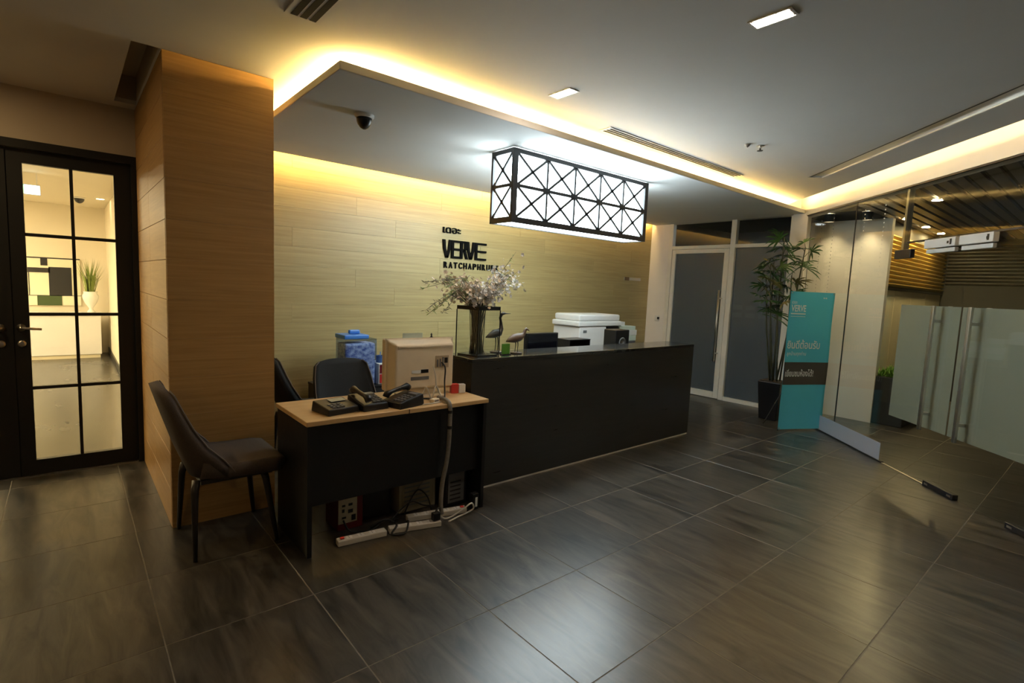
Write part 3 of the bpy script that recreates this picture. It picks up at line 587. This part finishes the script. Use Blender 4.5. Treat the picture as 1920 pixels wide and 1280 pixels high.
def flower(m_, p, r):
    n = Vector((random.uniform(-1, 1), random.uniform(-1, .3), random.uniform(-.2, 1))).normalized(); a = n.orthogonal().normalized(); b = n.cross(a); ph = random.uniform(0, 1)
    for k in range(5):
        th = ph+k*1.2566; d = math.cos(th)*a+math.sin(th)*b; s_ = n.cross(d)
        m_.add([p, p+d*r*.6+s_*r*.42+n*r*.2, p+d*r*1.1+n*r*.35, p+d*r*.6-s_*r*.42+n*r*.2], [(0,1,2,3)])
for k in range(60):
    if k < 12: tx, tz = random.uniform(-.56, -.28), random.uniform(.28, .56); pm = None
    elif k < 20: tx, tz = random.uniform(-.32, -.10), random.uniform(.46, .60); pm = None if k % 2 else PETALP
    elif k < 34 or k > 45: tx, tz = random.uniform(-.24, .14), random.uniform(.38, .58); pm = PETALP if k % 2 else PETALW
    else: tx, tz = random.uniform(.06, .42), random.uniform(.42, .74); pm = PETALW
    if k == 45: tx, tz, pm = .22, .775, PETALW
    ty = random.uniform(-.20, .20)
    tip = Vector((tx, ty, tz)); b0 = Vector((random.uniform(-.05, .05), random.uniform(-.05, .05), .0)); nk = Vector((tx*.16, max(-.08, min(.08, ty*.3)), .36)); nk.x = max(-.085, min(.085, nk.x))
    m1 = nk+(tip-nk)*.5+Vector((0, 0, .11 if k < 12 else .05))
    pts = [b0, (b0+nk)/2, nk, nk+(m1-nk)*.6, m1, m1+(tip-m1)*.55, tip]
    br = MB().tube(pts, [.0034, .0032, .003, .0026, .0022, .0018, .0010], 5).build('branch', TWIG if k % 3 else STEM, bq, smooth=True)
    lf = MB()
    for j in range(26 if pm is None else 8):
        t_ = random.uniform(.25, 1); p = (m1.lerp(tip, t_) if t_ > .5 else nk.lerp(m1, t_*2)); d = Vector((random.uniform(-1, 1), random.uniform(-1, 1), random.uniform(-.8, .8))).normalized()*random.uniform(.02, .045); s_ = d.orthogonal().normalized()*.0035
        lf.add([p, p+d*.5+s_, p+d, p+d*.5-s_], [(0,1,2,3)])
    stuff(lf.build('leaflets', GRASSG if k % 2 else TWIG, br))
    if pm:
        fm = MB()
        for j in range(22 if k != 45 else 8):
            t_ = random.uniform(.15, 1.0); p = (m1.lerp(tip, t_*2-1) if t_ > .5 else nk.lerp(m1, .3+t_*1.4)); flower(fm, p+Vector((random.gauss(0, .028), random.gauss(0, .028), random.gauss(0, .028))), .75*random.uniform(.013, .024))
        stuff(fm.build('blossoms', pm, br))
# bird figurines and green card
def bird(label, loc, rz, sc_, neck_up, m):
    t = thing('bird_figurine', label, 'figurine', loc, rz, 'bird figurines on the counter')
    if neck_up: pts = [(-.115, 0, .125), (-.08, 0, .135), (-.03, 0, .150), (.02, 0, .160), (.045, 0, .19), (.040, 0, .235), (.028, 0, .275), (.040, 0, .305), (.062, 0, .312), (.085, 0, .311), (.14, 0, .310)]; rs = [.004, .018, .034, .032, .018, .011, .010, .013, .012, .005, .0015]
    else: pts = [(-.12, 0, .105), (-.085, 0, .115), (-.03, 0, .128), (.03, 0, .138), (.065, 0, .150), (.085, 0, .172), (.092, 0, .192), (.108, 0, .203), (.125, 0, .198), (.145, 0, .185)]; rs = [.004, .020, .038, .036, .022, .014, .013, .014, .007, .0015]
    MB().tube(pts, rs, 12).build('body', m, t, smooth=True)
    for s in (-1, 1): MB().tube([(0, s*.012, .125), (.004, s*.014, .07), (-.002, s*.014, .011)], [.006, .0035, .0035], 6).build('leg', DKBRONZE, t)
    MB().lathe([(.05, 0), (.05, .008), (.04, .012), (.001, .012)], seg=18).build('base', DKBRONZE, t)
    t.scale = (sc_,)*3
bird('dark heron figurine with neck stretched up beside the vase', (2.60, 3.235, .9835), .05, 1.0, True, DKBRONZE)
bird('brown crouching bird figurine with a curved beak', (2.72, 3.13, .9835), .05, .95, False, BRONZE)
gc = thing('green_card_holder', 'small bright green card holder beside the bird figurines', 'card holder', (2.585, 3.10, .9835)); box(-.038, .038, -.004, .004, .006, .085).build('card', GREEN, gc); box(-.042, .042, -.02, .02, 0, .006).build('foot', PBLACK, gc)

# ================================================================== DESK
DX0, DX1, DY0, DY1, DZ = .933, 2.135, 2.714, 3.25, .755
dk = thing('office_desk', 'black office desk with a beech top standing before the counter', 'desk', ((DX0+DX1)/2, (DY0+DY1)/2, 0)); a, b = (DX1-DX0)/2, (DY1-DY0)/2
box(-a, a, -b, b, DZ-.026, DZ).build('top', DESKW, dk, bevel=.002, seg=1)
for s in (-1, 1): box(s*(a-.02)-.0125, s*(a-.02)+.0125, -b+.012, b-.012, .0, DZ-.0262).build('side_panel', BLACKL, dk)
box(-a+.034, a-.034, -b+.06, -b+.078, .265, DZ-.0262).build('modesty_panel', BLACKL, dk)
box(-.0, .004, -b-.0012, -b+.0006, DZ-.026, DZ).build('edge_notch', BLACKL, dk)
# monitor seen from behind
mo = thing('desk_monitor', 'aged cream monitor seen from the back on the desk', 'monitor', (1.785, 2.99, DZ), math.radians(-4))
box(-.245, .245, .045, .105, .045, .385).build('bezel', CREAMP, mo, bevel=.012, seg=3); box(-.232, .232, .1055, .107, .06, .37).build('screen', SCREEN, mo)
sh = MB().add([(-.235,.045,.05),(.235,.045,.05),(.235,.045,.378),(-.235,.045,.378),(-.205,-.03,.065),(.212,-.03,.065),(.212,-.03,.355),(-.205,-.03,.355)], [(0,1,2,3),(4,5,6,7),(0,1,5,4),(1,2,6,5),(2,3,7,6),(3,0,4,7)])
sh.build('back_shell', CREAMP, mo, bevel=.012, seg=3)
box(-.19, .198, -.036, -.0302, .335, .345).build('vent_ridge', CREAMP, mo); 
po = box(.075, .175, -.0335, -.0302, .195, .275).build('port_panel', mat('port_panel_cream', (.50, .40, .26), .5, noise=.1), mo)
for k, (x, z, wd, hg) in enumerate(((.085, .20, .012, .05), (.105, .20, .012, .055), (.125, .205, .012, .06), (.142, .225, .024, .036))): box(x, x+wd, -.0355, -.0336, z, z+hg).build('port', PGREY if k < 3 else PBLACK, po)
lb_ = box(-.095, -.03, -.0325, -.0302, .165, .185).build('label', PAPER, mo); box(-.03, .025, -.0325, -.0302, .165, .188).build('label', PBLACK, mo); box(-.10, .03, -.0318, -.0302, .12, .142).build('label', PGREY, mo)
box(-.10, .10, .0, .07, .0145, .06).build('neck', CREAMP, mo, bevel=.01); box(-.14, .14, -.05, .14, 0, .014).build('foot', CREAMP, mo, bevel=.004)
bt = thing('sticky_note', 'pale green sticky note standing on top of the cream monitor', 'note', (1.745, 3.065, DZ+.3852)); box(-.075, .075, -.0015, .0, 0, .034).build('sheet', PAPERG, bt)
wc = thing('webcam_clip', 'tiny dark clip on top of the cream monitor', 'clip', (1.885, 3.055, DZ+.3852)); MB().lathe([(.010, 0), (.010, .006), (.005, .012), (.007, .022), (.003, .032)], seg=12).build('body', PBLACK, wc, smooth=True); box(-.012, .012, -.010, .010, -.0, .003).build('clip', PGREY, wc)
# phones and card terminal
ct = thing('card_terminal', 'low black card terminal with a pale display on the desk', 'terminal', (1.155, 2.875, DZ), math.radians(10))
MB().add([(-.10,-.085,0),(.10,-.085,0),(.10,.10,0),(-.10,.10,0),(-.095,-.08,.035),(.095,-.08,.035),(.095,.095,.060),(-.095,.095,.060)], [(3,2,1,0),(4,5,6,7),(0,1,5,4),(1,2,6,5),(2,3,7,6),(3,0,4,7)]).build('body', PBLACK, ct, bevel=.006)
MB().add([(-.02,.02,.0535),(.075,.02,.0535),(.075,.07,.060),(-.02,.07,.060),(-.02,.02,.055),(.075,.02,.055),(.075,.07,.0615),(-.02,.07,.0615)], [(3,2,1,0),(4,5,6,7),(0,1,5,4),(1,2,6,5),(2,3,7,6),(3,0,4,7)]).build('display', mat('lcd_grey', (.36, .38, .30), .3, noise=.05), ct)
for i in range(3):
    for j in range(3): box(-.06+.028*i, -.042+.028*i, -.065+.024*j, -.049+.024*j, .036+.003*j, .044+.003*j).build('key', PGREY, ct)
def phone(label, loc, rz):
    t = thing('desk_telephone', label, 'telephone', loc, rz, 'telephones on the desk')
    MB().add([(-.085,-.10,0),(.085,-.10,0),(.085,.10,0),(-.085,.10,0),(-.08,-.095,.038),(.08,-.095,.038),(.08,.095,.072),(-.08,.095,.072)], [(3,2,1,0),(4,5,6,7),(0,1,5,4),(1,2,6,5),(2,3,7,6),(3,0,4,7)]).build('body', PBLACK, t, bevel=.006)
    MB().tube([(-.05,-.095,.058), (-.05,-.085,.075), (-.05,-.05,.084), (-.05,.03,.097), (-.05,.075,.102), (-.05,.095,.090)], [.020, .022, .013, .013, .022, .020], 10).build('handset', PBLACK, t, smooth=True)
    for i in range(3):
        for j in range(4): box(-.005+.026*i, .013+.026*i, -.075+.026*j, -.057+.026*j, .040+.0045*j, .050+.0045*j).build('key', PGREY, t)
    box(.0, .07, .04, .08, .062, .072).build('display', PGREY, t)
phone('black desk telephone next to the card terminal', (1.350, 2.885, DZ), math.radians(6))
phone('black desk telephone with shiny handset nearest the cream monitor', (1.555, 2.83, DZ), math.radians(-75))
rb = thing('red_packet', 'red and white packet at the desk corner by the counter', 'packet', (2.068, 2.985, DZ), math.radians(-15)); box(-.055, .0, -.02, .02, 0, .065).build('red_side', RED, rb, bevel=.004); box(.0005, .05, -.02, .02, 0, .062).build('white_side', PAPER, rb, bevel=.004)
# cables on the desk and down the front
def cable(name, label, pts, r, m, cat='cable', grp=None, seg=6):
    P = [Vector(p) for p in pts]; sm = []
    for i in range(len(P)-1):
        p0, p1, p2, p3 = P[max(i-1, 0)], P[i], P[i+1], P[min(i+2, len(P)-1)]
        for k in range(6):
            t = k/6; sm.append(.5*((2*p1)+(-p0+p2)*t+(2*p0-5*p1+4*p2-p3)*t*t+(-p0+3*p1-3*p2+p3)*t**3))
    sm.append(P[-1]); return tag(MB().tube(sm, r, seg).build(name, m, smooth=True), label, cat, grp)
cs = cable('cable_sleeve', 'grey cable sleeve hanging from the desk edge to the floor', [(1.83, 2.86, .7695), (1.82, 2.76, .774), (1.816, 2.702, .745), (1.815, 2.697, .62), (1.812, 2.697, .5), (1.80, 2.698, .38), (1.775, 2.70, .25), (1.765, 2.695, .12), (1.772, 2.69, .055)], .014, CABLEG, seg=8)
for z in (.70, .60): MB().lathe([(.0155, z), (.0155, z+.02)], 1.8155, 2.697, 10).build('tie', CABLEB, cs)
DS = .7595
for k, (pts, r, m_, lb) in enumerate((
    ([(1.905, 2.951, .985), (1.915, 2.92, .95), (1.90, 2.90, .86), (1.885, 2.87, .79), (1.86, 2.83, DS)], .005, CABLEB, 'black video cable curling down the back of the monitor'),
    ([(1.84, 2.95, .96), (1.835, 2.91, .90), (1.84, 2.90, .83), (1.85, 2.84, DS)], .004, CABLEW, 'white cable from the monitor ports to the desk edge'),
    ([(1.60, 2.80, DS), (1.66, 2.775, DS), (1.72, 2.765, DS), (1.80, 2.78, DS)], .0045, CABLEW, 'white telephone cable crossing the desk front'),
    ([(1.585, 2.90, .80), (1.63, 2.905, .775), (1.68, 2.915, DS+.004), (1.74, 2.90, DS+.004), (1.80, 2.85, DS+.004)], .006, CABLEB, 'thick black cable running from the telephone under the monitor'),
    ([(1.70, 2.90, DS), (1.73, 2.89, .80), (1.75, 2.885, .84), (1.77, 2.88, .80), (1.79, 2.875, DS), (1.81, 2.885, .81), (1.83, 2.89, .84), (1.845, 2.87, .80), (1.85, 2.84, DS)], .004, CABLEW, 'looped white cable heaped in front of the monitor stand'))):
    cable('desk_cable', lb, pts, r, m_, grp='cables on the desk')
jb = thing('junction_box', 'small cream cable box on the desk before the monitor', 'adapter', (1.772, 2.815, DZ), math.radians(20)); box(-.03, .03, -.018, .018, 0, .022).build('body', CREAMP, jb, bevel=.004); box(-.02, .02, -.0195, -.0182, .006, .014).build('socket', PGREY, jb)
# under the desk
def strip(label, a, b):
    a, b = Vector(a), Vector(b); d = b-a; L_ = d.length
    t = thing('power_strip', label, 'power strip', (a.x, a.y, 0), math.atan2(d.y, d.x), 'power strips under the desk')
    box(0, L_, -.026, .026, 0, .034).build('body', CABLEW, t, bevel=.005)
    n = max(2, int(L_/.075))
    for k in range(n):
        s_ = box(.05+k*.068, .085+k*.068, -.018, .018, .0342, .0360).build('socket', PWHITE, t); 
        for y in (-.008, .008): box(.064+k*.068, .071+k*.068, y-.002, y+.002, .0361, .0366).build('slit', PBLACK, s_)
    box(.018, .040, -.010, .010, .0342, .042).build('switch', RED, t, bevel=.002)
strip('white power strip lying nearest the chair under the desk', (1.125, 2.775), (1.41, 2.742))
strip('white power strip under the hanging cable sleeve', (1.745, 2.662), (1.435, 2.752))
strip('white power strip half hidden behind the others beside the dark computer', (1.99, 2.735), (1.60, 2.83))
up_ = thing('power_supply', 'small power supply with a cream socket face and dark red body under the desk', 'power supply', (1.265, 3.0, 0)); box(-.075, .085, -.07, .12, 0, .205).build('body', DKRED, up_, bevel=.005); f_ = box(-.072, .045, -.0745, -.0705, .045, .195).build('face', mat('socket_face_cream', (.52, .46, .32), .5, noise=.06), up_)
for x, z, w_, h_ in ((-.05, .15, .02, .012), (-.01, .15, .025, .015), (-.05, .115, .015, .02), (-.012, .105, .03, .022), (-.05, .075, .025, .012), (.01, .055, .026, .035)): box(x, x+w_, -.0765, -.0747, z, z+h_).build('socket', PBLACK, f_)
wb_ = thing('shade_box', 'black open box added to stand in for the shade under the desk', 'filler', (1.465, 3.08, 0)); box(-.095, .095, -.08, .08, 0, .012).build('bottom', BLACKL, wb_)  # added black box, stands in for the dark shade below the desk
for a_, b_, c_, d_ in ((-.1, .1, -.09, -.082), (-.1, .1, .082, .09), (-.1, -.092, -.0818, .0818), (.092, .1, -.0818, .0818)): box(a_, b_, c_, d_, .0, .33).build('side', BLACKL, wb_)
def tower(label, loc, wd, dp, hg, m, m2):
    t = thing('computer_tower', label, 'computer', loc); box(-wd/2, wd/2, -dp/2, dp/2, .008, hg).build('case', m, t, bevel=.004); box(-wd/2+.02, wd/2-.02, -dp/2-.004, -dp/2-.0005, .03, hg-.03).build('back_plate', m2, t)
    for k in range(5): box(-wd/2+.035, wd/2-.05, -dp/2-.006, -dp/2-.0042, .05+.03*k, .06+.03*k).build('slot', PGREY if m is not PBLACK else DKMET, t)
    box(wd/2-.06, wd/2-.03, -dp/2-.008, -dp/2-.0042, hg-.12, hg-.05).build('socket', PBLACK, t)
    for sx in (-1, 1):
        for sy in (-1, 1): box(sx*(wd/2-.03)-.01, sx*(wd/2-.03)+.01, sy*(dp/2-.03)-.01, sy*(dp/2-.03)+.01, 0, .0078).build('foot', PBLACK, t)
tower('cream computer tower under the middle of the desk', (1.735, 3.08, 0), .275, .30, .34, mat('case_cream', (.30, .26, .175), .5, noise=.06), mat('case_plate', (.25, .22, .15), .5, noise=.1))
tower('black computer tower under the desk end by the counter', (1.985, 3.02, 0), .17, .34, .36, PBLACK, PGREY)
ad_ = thing('power_adapter', 'small black adapter block with a white label at the desk foot', 'adapter', (2.062, 2.742, 0)); box(-.025, .025, -.022, .022, 0, .11).build('body', PBLACK, ad_, bevel=.004); box(-.005, .012, -.0235, -.0222, .02, .085).build('label', PAPER, ad_)
for k, (pts, r, m_, lb) in enumerate((
    ([(1.772, 2.72, .04), (1.80, 2.70, .012), (1.86, 2.70, .012), (1.93, 2.68, .05), (1.995, 2.68, .075), (2.02, 2.69, .03), (1.97, 2.69, .012), (1.88, 2.67, .012), (1.80, 2.65, .012)], .006, CABLEW, 'looped white cable beside the small black adapter'),
    ([(1.62, 2.90, .012), (1.66, 2.88, .12), (1.72, 2.89, .16), (1.78, 2.88, .10), (1.80, 2.86, .012)], .005, CABLEB, 'black cable arching in front of the cream computer'),
    ([(1.50, 2.86, .012), (1.58, 2.88, .06), (1.66, 2.87, .10), (1.74, 2.86, .06), (1.78, 2.80, .07)], .005, CABLEB, 'black cable sagging behind the power strips'),
    ([(1.60, 2.91, .02), (1.70, 2.91, .13), (1.78, 2.90, .24), (1.80, 2.895, .30)], .0035, CABLEG, 'thin cable slanting across the cream computer'),
    ([(1.36, 2.85, .012), (1.44, 2.83, .05), (1.50, 2.80, .03), (1.47, 2.72, .045), (1.43, 2.70, .012), (1.50, 2.67, .012), (1.55, 2.72, .05), (1.58, 2.80, .012)], .0065, CABLEB, 'black cable wound over the joint of two power strips'),
    ([(1.22, 2.915, .07), (1.23, 2.86, .03), (1.28, 2.85, .012), (1.36, 2.82, .012), (1.46, 2.86, .03), (1.56, 2.87, .012)], .006, CABLEB, 'black cable trailing from the power supply along the floor'))):
    cable('floor_cable', lb, pts, r, m_, grp='cables under the desk')
pg = thing('power_plug', 'chunky black plug standing in a power strip below the sleeve', 'plug', (1.715, 2.6705, .0425)); box(-.025, .025, -.018, .018, -.0055, .045).build('body', PBLACK, pg, bevel=.005); MB().tube([(0, 0, .045), (.01, .005, .06), (.035, .01, .07)], .006).build('cord', CABLEB, pg)
# behind the desk
sb = thing('plastic_storage_box', 'clear plastic box of patterned packets with a blue lid', 'storage box', (2.085, 4.72, .52))
for a_, b_, c_, d_ in ((-.155, .155, -.11, -.107), (-.155, .155, .107, .11), (-.155, -.152, -.107, .107), (.152, .155, -.107, .107)): box(a_, b_, c_, d_, 0, .445).build('wall', CLEARP, sb)
box(-.15, .15, -.10, .10, .002, .405).build('packets', PATT, sb, bevel=.02); l_ = box(-.165, .075, -.115, .115, .4455, .485).build('lid', BLUE, sb, bevel=.008); box(-.08, .03, -.02, .02, .4855, .525).build('handle', BLUE, l_, bevel=.012)
dr = thing('drawer_unit', 'small red-fronted drawer unit beside the plastic box', 'drawer unit', (2.40, 4.74, .52)); box(-.13, .13, -.12, .12, 0, .20).build('body', PWHITE, dr, bevel=.004)
for z in (.012, .106): d_ = box(-.12, .12, -.126, -.1205, z, z+.084).build('drawer', DKRED if z > .05 else RED, dr, bevel=.002); box(-.03, .03, -.134, -.1262, z+.03, z+.045).build('handle', PWHITE, d_)
nc = thing('pen_cup', 'small navy cup on the red drawer unit', 'cup', (2.315, 4.70, .7205)); MB().lathe([(.032, 0), (.036, .07), (.032, .07), (.028, .01)], seg=18).build('cup', NAVY, nc, smooth=False); MB().tube([(0, 0, .01), (.012, .005, .105)], .004).build('pen', BLUE, nc)

# ---- chairs
def chair(label, loc, rz, fab, grp):
    t = thing('shell_chair', label, 'chair', loc, rz, grp)
    def surf(path, halfw, lift, th, name):
        n = len(path); mcols = 12; top = []; bot = []
        for i, (x, z) in enumerate(path):
            a_ = Vector(path[max(i-1, 0)]); b_ = Vector(path[min(i+1, n-1)]); tg = (b_-a_).normalized(); nr = Vector((-tg.y, tg.x))
            for j in range(mcols+1):
                v = j/mcols*2-1; e = abs(v)**3; lx, lz = lift[i]
                px, pz = x+lx*e, z+lz*e; top.append((px, v*halfw[i], pz)); bot.append((px-nr.x*th, v*halfw[i]*1.0, pz-nr.y*th))
        N_ = mcols+1; m_ = MB(); nv = n*N_; fs = []
        for i in range(n-1):
            for j in range(mcols): fs.append((i*N_+j, i*N_+j+1, (i+1)*N_+j+1, (i+1)*N_+j)); fs.append((nv+i*N_+j, nv+(i+1)*N_+j, nv+(i+1)*N_+j+1, nv+i*N_+j+1))
        for i in range(n-1): fs.append((i*N_, (i+1)*N_, nv+(i+1)*N_, nv+i*N_)); fs.append((i*N_+mcols, nv+i*N_+mcols, nv+(i+1)*N_+mcols, (i+1)*N_+mcols))
        for j in range(mcols): fs.append((j, nv+j, nv+j+1, j+1)); fs.append(((n-1)*N_+j, (n-1)*N_+j+1, nv+(n-1)*N_+j+1, nv+(n-1)*N_+j))
        m_.add(top+bot, fs); o = m_.build(name, fab, t, smooth=True); return top, N_
    # path runs from the front edge back, then up; normal points up/forward
    seat = [(.265, .455), (.255, .478), (.20, .488), (.10, .482), (0, .472), (-.10, .465), (-.155, .468)]
    surf(seat[::-1], [.215, .225, .235, .238, .236, .230, .220], [(0, .05), (0, .04), (0, .022), (0, .008), (0, 0), (0, 0), (0, 0)], .075, 'seat')
    back = [(-.150, .43), (-.185, .52), (-.215, .60), (-.245, .70), (-.275, .80), (-.298, .88), (-.310, .925)]
    top, N_ = surf([(x, z) for x, z in back][::-1], [.165, .195, .212, .222, .228, .232, .230], [(.015, -.02), (.02, 0), (.03, 0), (.045, 0), (.075, 0), (.12, 0), (.15, 0)], .045, 'backrest')
    for col_ in (0, N_-1): MB().tube([(Vector(top[i*N_+col_])+Vector((.004, 0, .002))) for i in range(7)], .004, 6).build('piping', PIPING, t, smooth=True)
    for sx, sy in ((-1, -1), (-1, 1), (1, -1), (1, 1)):
        MB().tube([(sx*.165-.015, sy*.165, .415), (sx*.165-.015+sx*.012, sy*.18, .36), (sx*.205, sy*.235, 0)], [.022, .019, .011], 10).build('leg', LEGM, t, smooth=True)
    box(-.16, .20, -.17, .17, .385, .408).build('under_frame', LEGM, t)
    return t
chair('taupe shell chair in front of the wood column', (.668, 3.268, 0), math.radians(1), FABRIC, None)
chair('black shell chair drawn up behind the desk', (1.545, 3.47, 0), math.radians(-90), FABRICB, None)
chair('black shell chair half hidden behind the wood column', (1.46, 4.22, 0), 0, FABRICB, None)

# ---- banner
p0, p1 = Vector((6.17, 2.469, 0)), Vector((6.70, 2.20, 0)); bd = p1-p0; BW = bd.length
bn = thing('banner_stand', 'turquoise printed banner on an X stand before the palm', 'banner', (p0.x, p0.y, 0), math.atan2(bd.y, bd.x))
BH = 1.60; NX, NZ = 12, 30
def bow(u, v): return .006*math.sin(u/BW*math.pi)*math.sin(v*3.1)+.004*math.sin(v*7+u*9)
bm_ = MB(); vs = []; fs = []
for s in (0, 1):
    for j in range(NZ+1):
        for i in range(NX+1): u, v = BW*i/NX, .02+(BH-.02)*j/NZ; vs.append((u, bow(u, v)+s*.0015, v))
n1 = (NX+1)*(NZ+1)
for j in range(NZ):
    for i in range(NX):
        q_ = j*(NX+1)+i; fs.append((q_, q_+1, q_+NX+2, q_+NX+1)); fs.append((n1+q_, n1+q_+NX+1, n1+q_+NX+2, n1+q_+1))
bm_.add(vs, fs); bm_.build('vinyl_sheet', TEAL, bn, smooth=True)
def prnt(u0, u1, v0, v1, m_, name, off=.0012, n=8):
    m2 = MB(); vs = []; fs = []
    for j in range(n+1):
        for i in range(n+1): u, v = u0+(u1-u0)*i/n, v0+(v1-v0)*j/n; vs.append((u, bow(u, v)-off, v))
    for j in range(n):
        for i in range(n): q_ = j*(n+1)+i; fs.append((q_, q_+1, q_+n+2, q_+n+1))
    return m2.add(vs, fs).build(name, m_, bn, smooth=True)
prnt(0, BW, .54, .80, BAND, 'printed_band')
def tmap(u0, v0, off=.0022): return lambda u, v, d: (u0+u, bow(u0+u, v0+v)-off-d, v0+v)
text_part('VERVE', PRINTW, bn, .19, .075, .0006, tmap(.022, 1.375), 'printed_logo', .02); text_part('เดอะ', PRINTW, bn, .07, .03, .0006, tmap(.022, 1.462), 'printed_logo', .01)
prnt(.022, .212, 1.345, 1.358, PRINTW, 'printed_rule', .0025); prnt(.022, .212, 1.318, 1.323, PRINTW, 'printed_rule', .0025)
text_part('ยินดีต้อนรับ', PRINTW, bn, .43, .105, .0006, tmap(.022, .955), 'printed_text', .012); text_part('ลูกบ้านทุกท่าน', PRINTW, bn, .26, .06, .0006, tmap(.022, .865), 'printed_text', .0)
text_part('เยี่ยมชมห้องได้!', PRINTW, bn, .39, .085, .0006, tmap(.022, .635), 'printed_text', .01); prnt(.44, .458, 1.53, 1.545, PRINTW, 'printed_mark', .0025); prnt(.468, .488, 1.53, 1.545, PRINTW, 'printed_mark', .0025)
for u, v in ((.015, .035), (BW-.015, .035), (.015, BH-.015), (BW-.015, BH-.015)):
    g_ = MB().lathe([(.009, 0), (.009, .002), (.004, .002)], seg=12); g_.v = [(x+u, bow(u, v)-.0015-z, y+v) for x, y, z in g_.v]; g_.build('eyelet', CHROME, bn)
for a_, b_ in (((.015, .012, BH-.015), (BW*.5, .14, .72)), ((BW-.015, .012, BH-.015), (BW*.5, .14, .72)), ((.015, .012, .03), (BW*.5, .14, .72)), ((BW-.015, .012, .03), (BW*.5, .14, .72)), ((BW*.5, .14, .72), (.05, .30, .008))): MB().tube([a_, b_], .006, 8).build('support_rod', DKMET, bn)
for u in (.015, BW-.015): MB().tube([(u, .012, .03), (u, .02, .0)], .007, 8).build('foot', PBLACK, bn)

# ---- potted palm
pp = thing('potted_palm', 'tall slender palm in a black tapered pot behind the banner', 'plant', (6.74, 2.80, 0))
pm_ = MB().add([(-.105,-.105,0),(.105,-.105,0),(.105,.105,0),(-.105,.105,0),(-.14,-.14,.48),(.14,-.14,.48),(.14,.14,.48),(-.14,.14,.48)], [(3,2,1,0),(4,5,6,7),(0,1,5,4),(1,2,6,5),(2,3,7,6),(3,0,4,7)]); pm_.build('pot', POTB, pp, bevel=.008); box(-.13, .13, -.13, .13, .481, .487).build('soil', SOIL, pp)
def frond(parent, p, d, roll, size, m_, nl=8):
    d = Vector(d).normalized(); s0 = d.cross(Vector((0, 0, 1))).normalized(); u_ = s0.cross(d)
    sdv = math.cos(roll)*s0+math.sin(roll)*u_; upv = sdv.cross(d)
    mm = MB()
    for k in range(nl):
        th = math.radians(-95+190*k/(nl-1)+random.uniform(-8, 8)); q_ = (math.cos(th)*d+math.sin(th)*sdv).normalized(); L_ = size*random.uniform(.8, 1.12)
        wv = q_.cross(upv).normalized()*size*.075; dn = Vector((0, 0, -1))
        a0 = p+q_*L_*.12; a1 = p+q_*L_*.40; a2 = p+q_*L_*.72+dn*L_*.06; a3 = p+q_*L_+dn*L_*.20
        mm.add([p, a0+wv*.6, a1+wv, a2+wv*.8, a3, a2-wv*.8, a1-wv, a0-wv*.6, a1-upv*.004+dn*.0], [(0,1,2,8), (0,8,6,7), (2,3,8), (8,3,4), (8,4,5), (8,5,6)])
    return mm.build('frond', m_, parent)
canes = [((-.05, .03), (-.22, .10, 1.68), 6), ((.0, .05), (-.12, .08, 1.98), 7), ((.05, -.01), (.10, -.18, 2.14), 6), ((-.04, -.05), (-.15, .0, 1.52), 6), ((.05, -.05), (.03, -.08, 1.80), 6), ((.02, .02), (-.04, .02, 2.26), 6), ((-.07, -.01), (-.26, .06, 1.92), 7)]
for (bx0, by0), tp, nf in canes:
    b0 = Vector((bx0, by0, .486)); t0 = Vector(tp); md = b0.lerp(t0, .55)+Vector((bx0*.4, by0*.4, 0))
    c_ = MB().tube([b0, b0.lerp(md, .5), md, md.lerp(t0, .6), t0], [.011, .010, .009, .008, .006], 7).build('cane', STEM, pp, smooth=True)
    for k in range(nf):
        a_ = k*2.4+random.uniform(0, .8); e_ = random.uniform(.0, .9); s0 = t0+Vector((0, 0, -.055*k)); dr_ = Vector((math.cos(a_), math.sin(a_), e_)).normalized(); tip = s0+dr_*random.uniform(.05, .11)
        MB().tube([s0, s0.lerp(tip, .5)+Vector((0, 0, .015)), tip], [.004, .003, .0025], 5).build('stalk', STEM, c_)
        frond(c_, tip, Vector((math.cos(a_), math.sin(a_), random.uniform(-.3, .6))), random.uniform(-.9, .9), random.uniform(.15, .20), LEAFY if random.random() < .1 else LEAF)
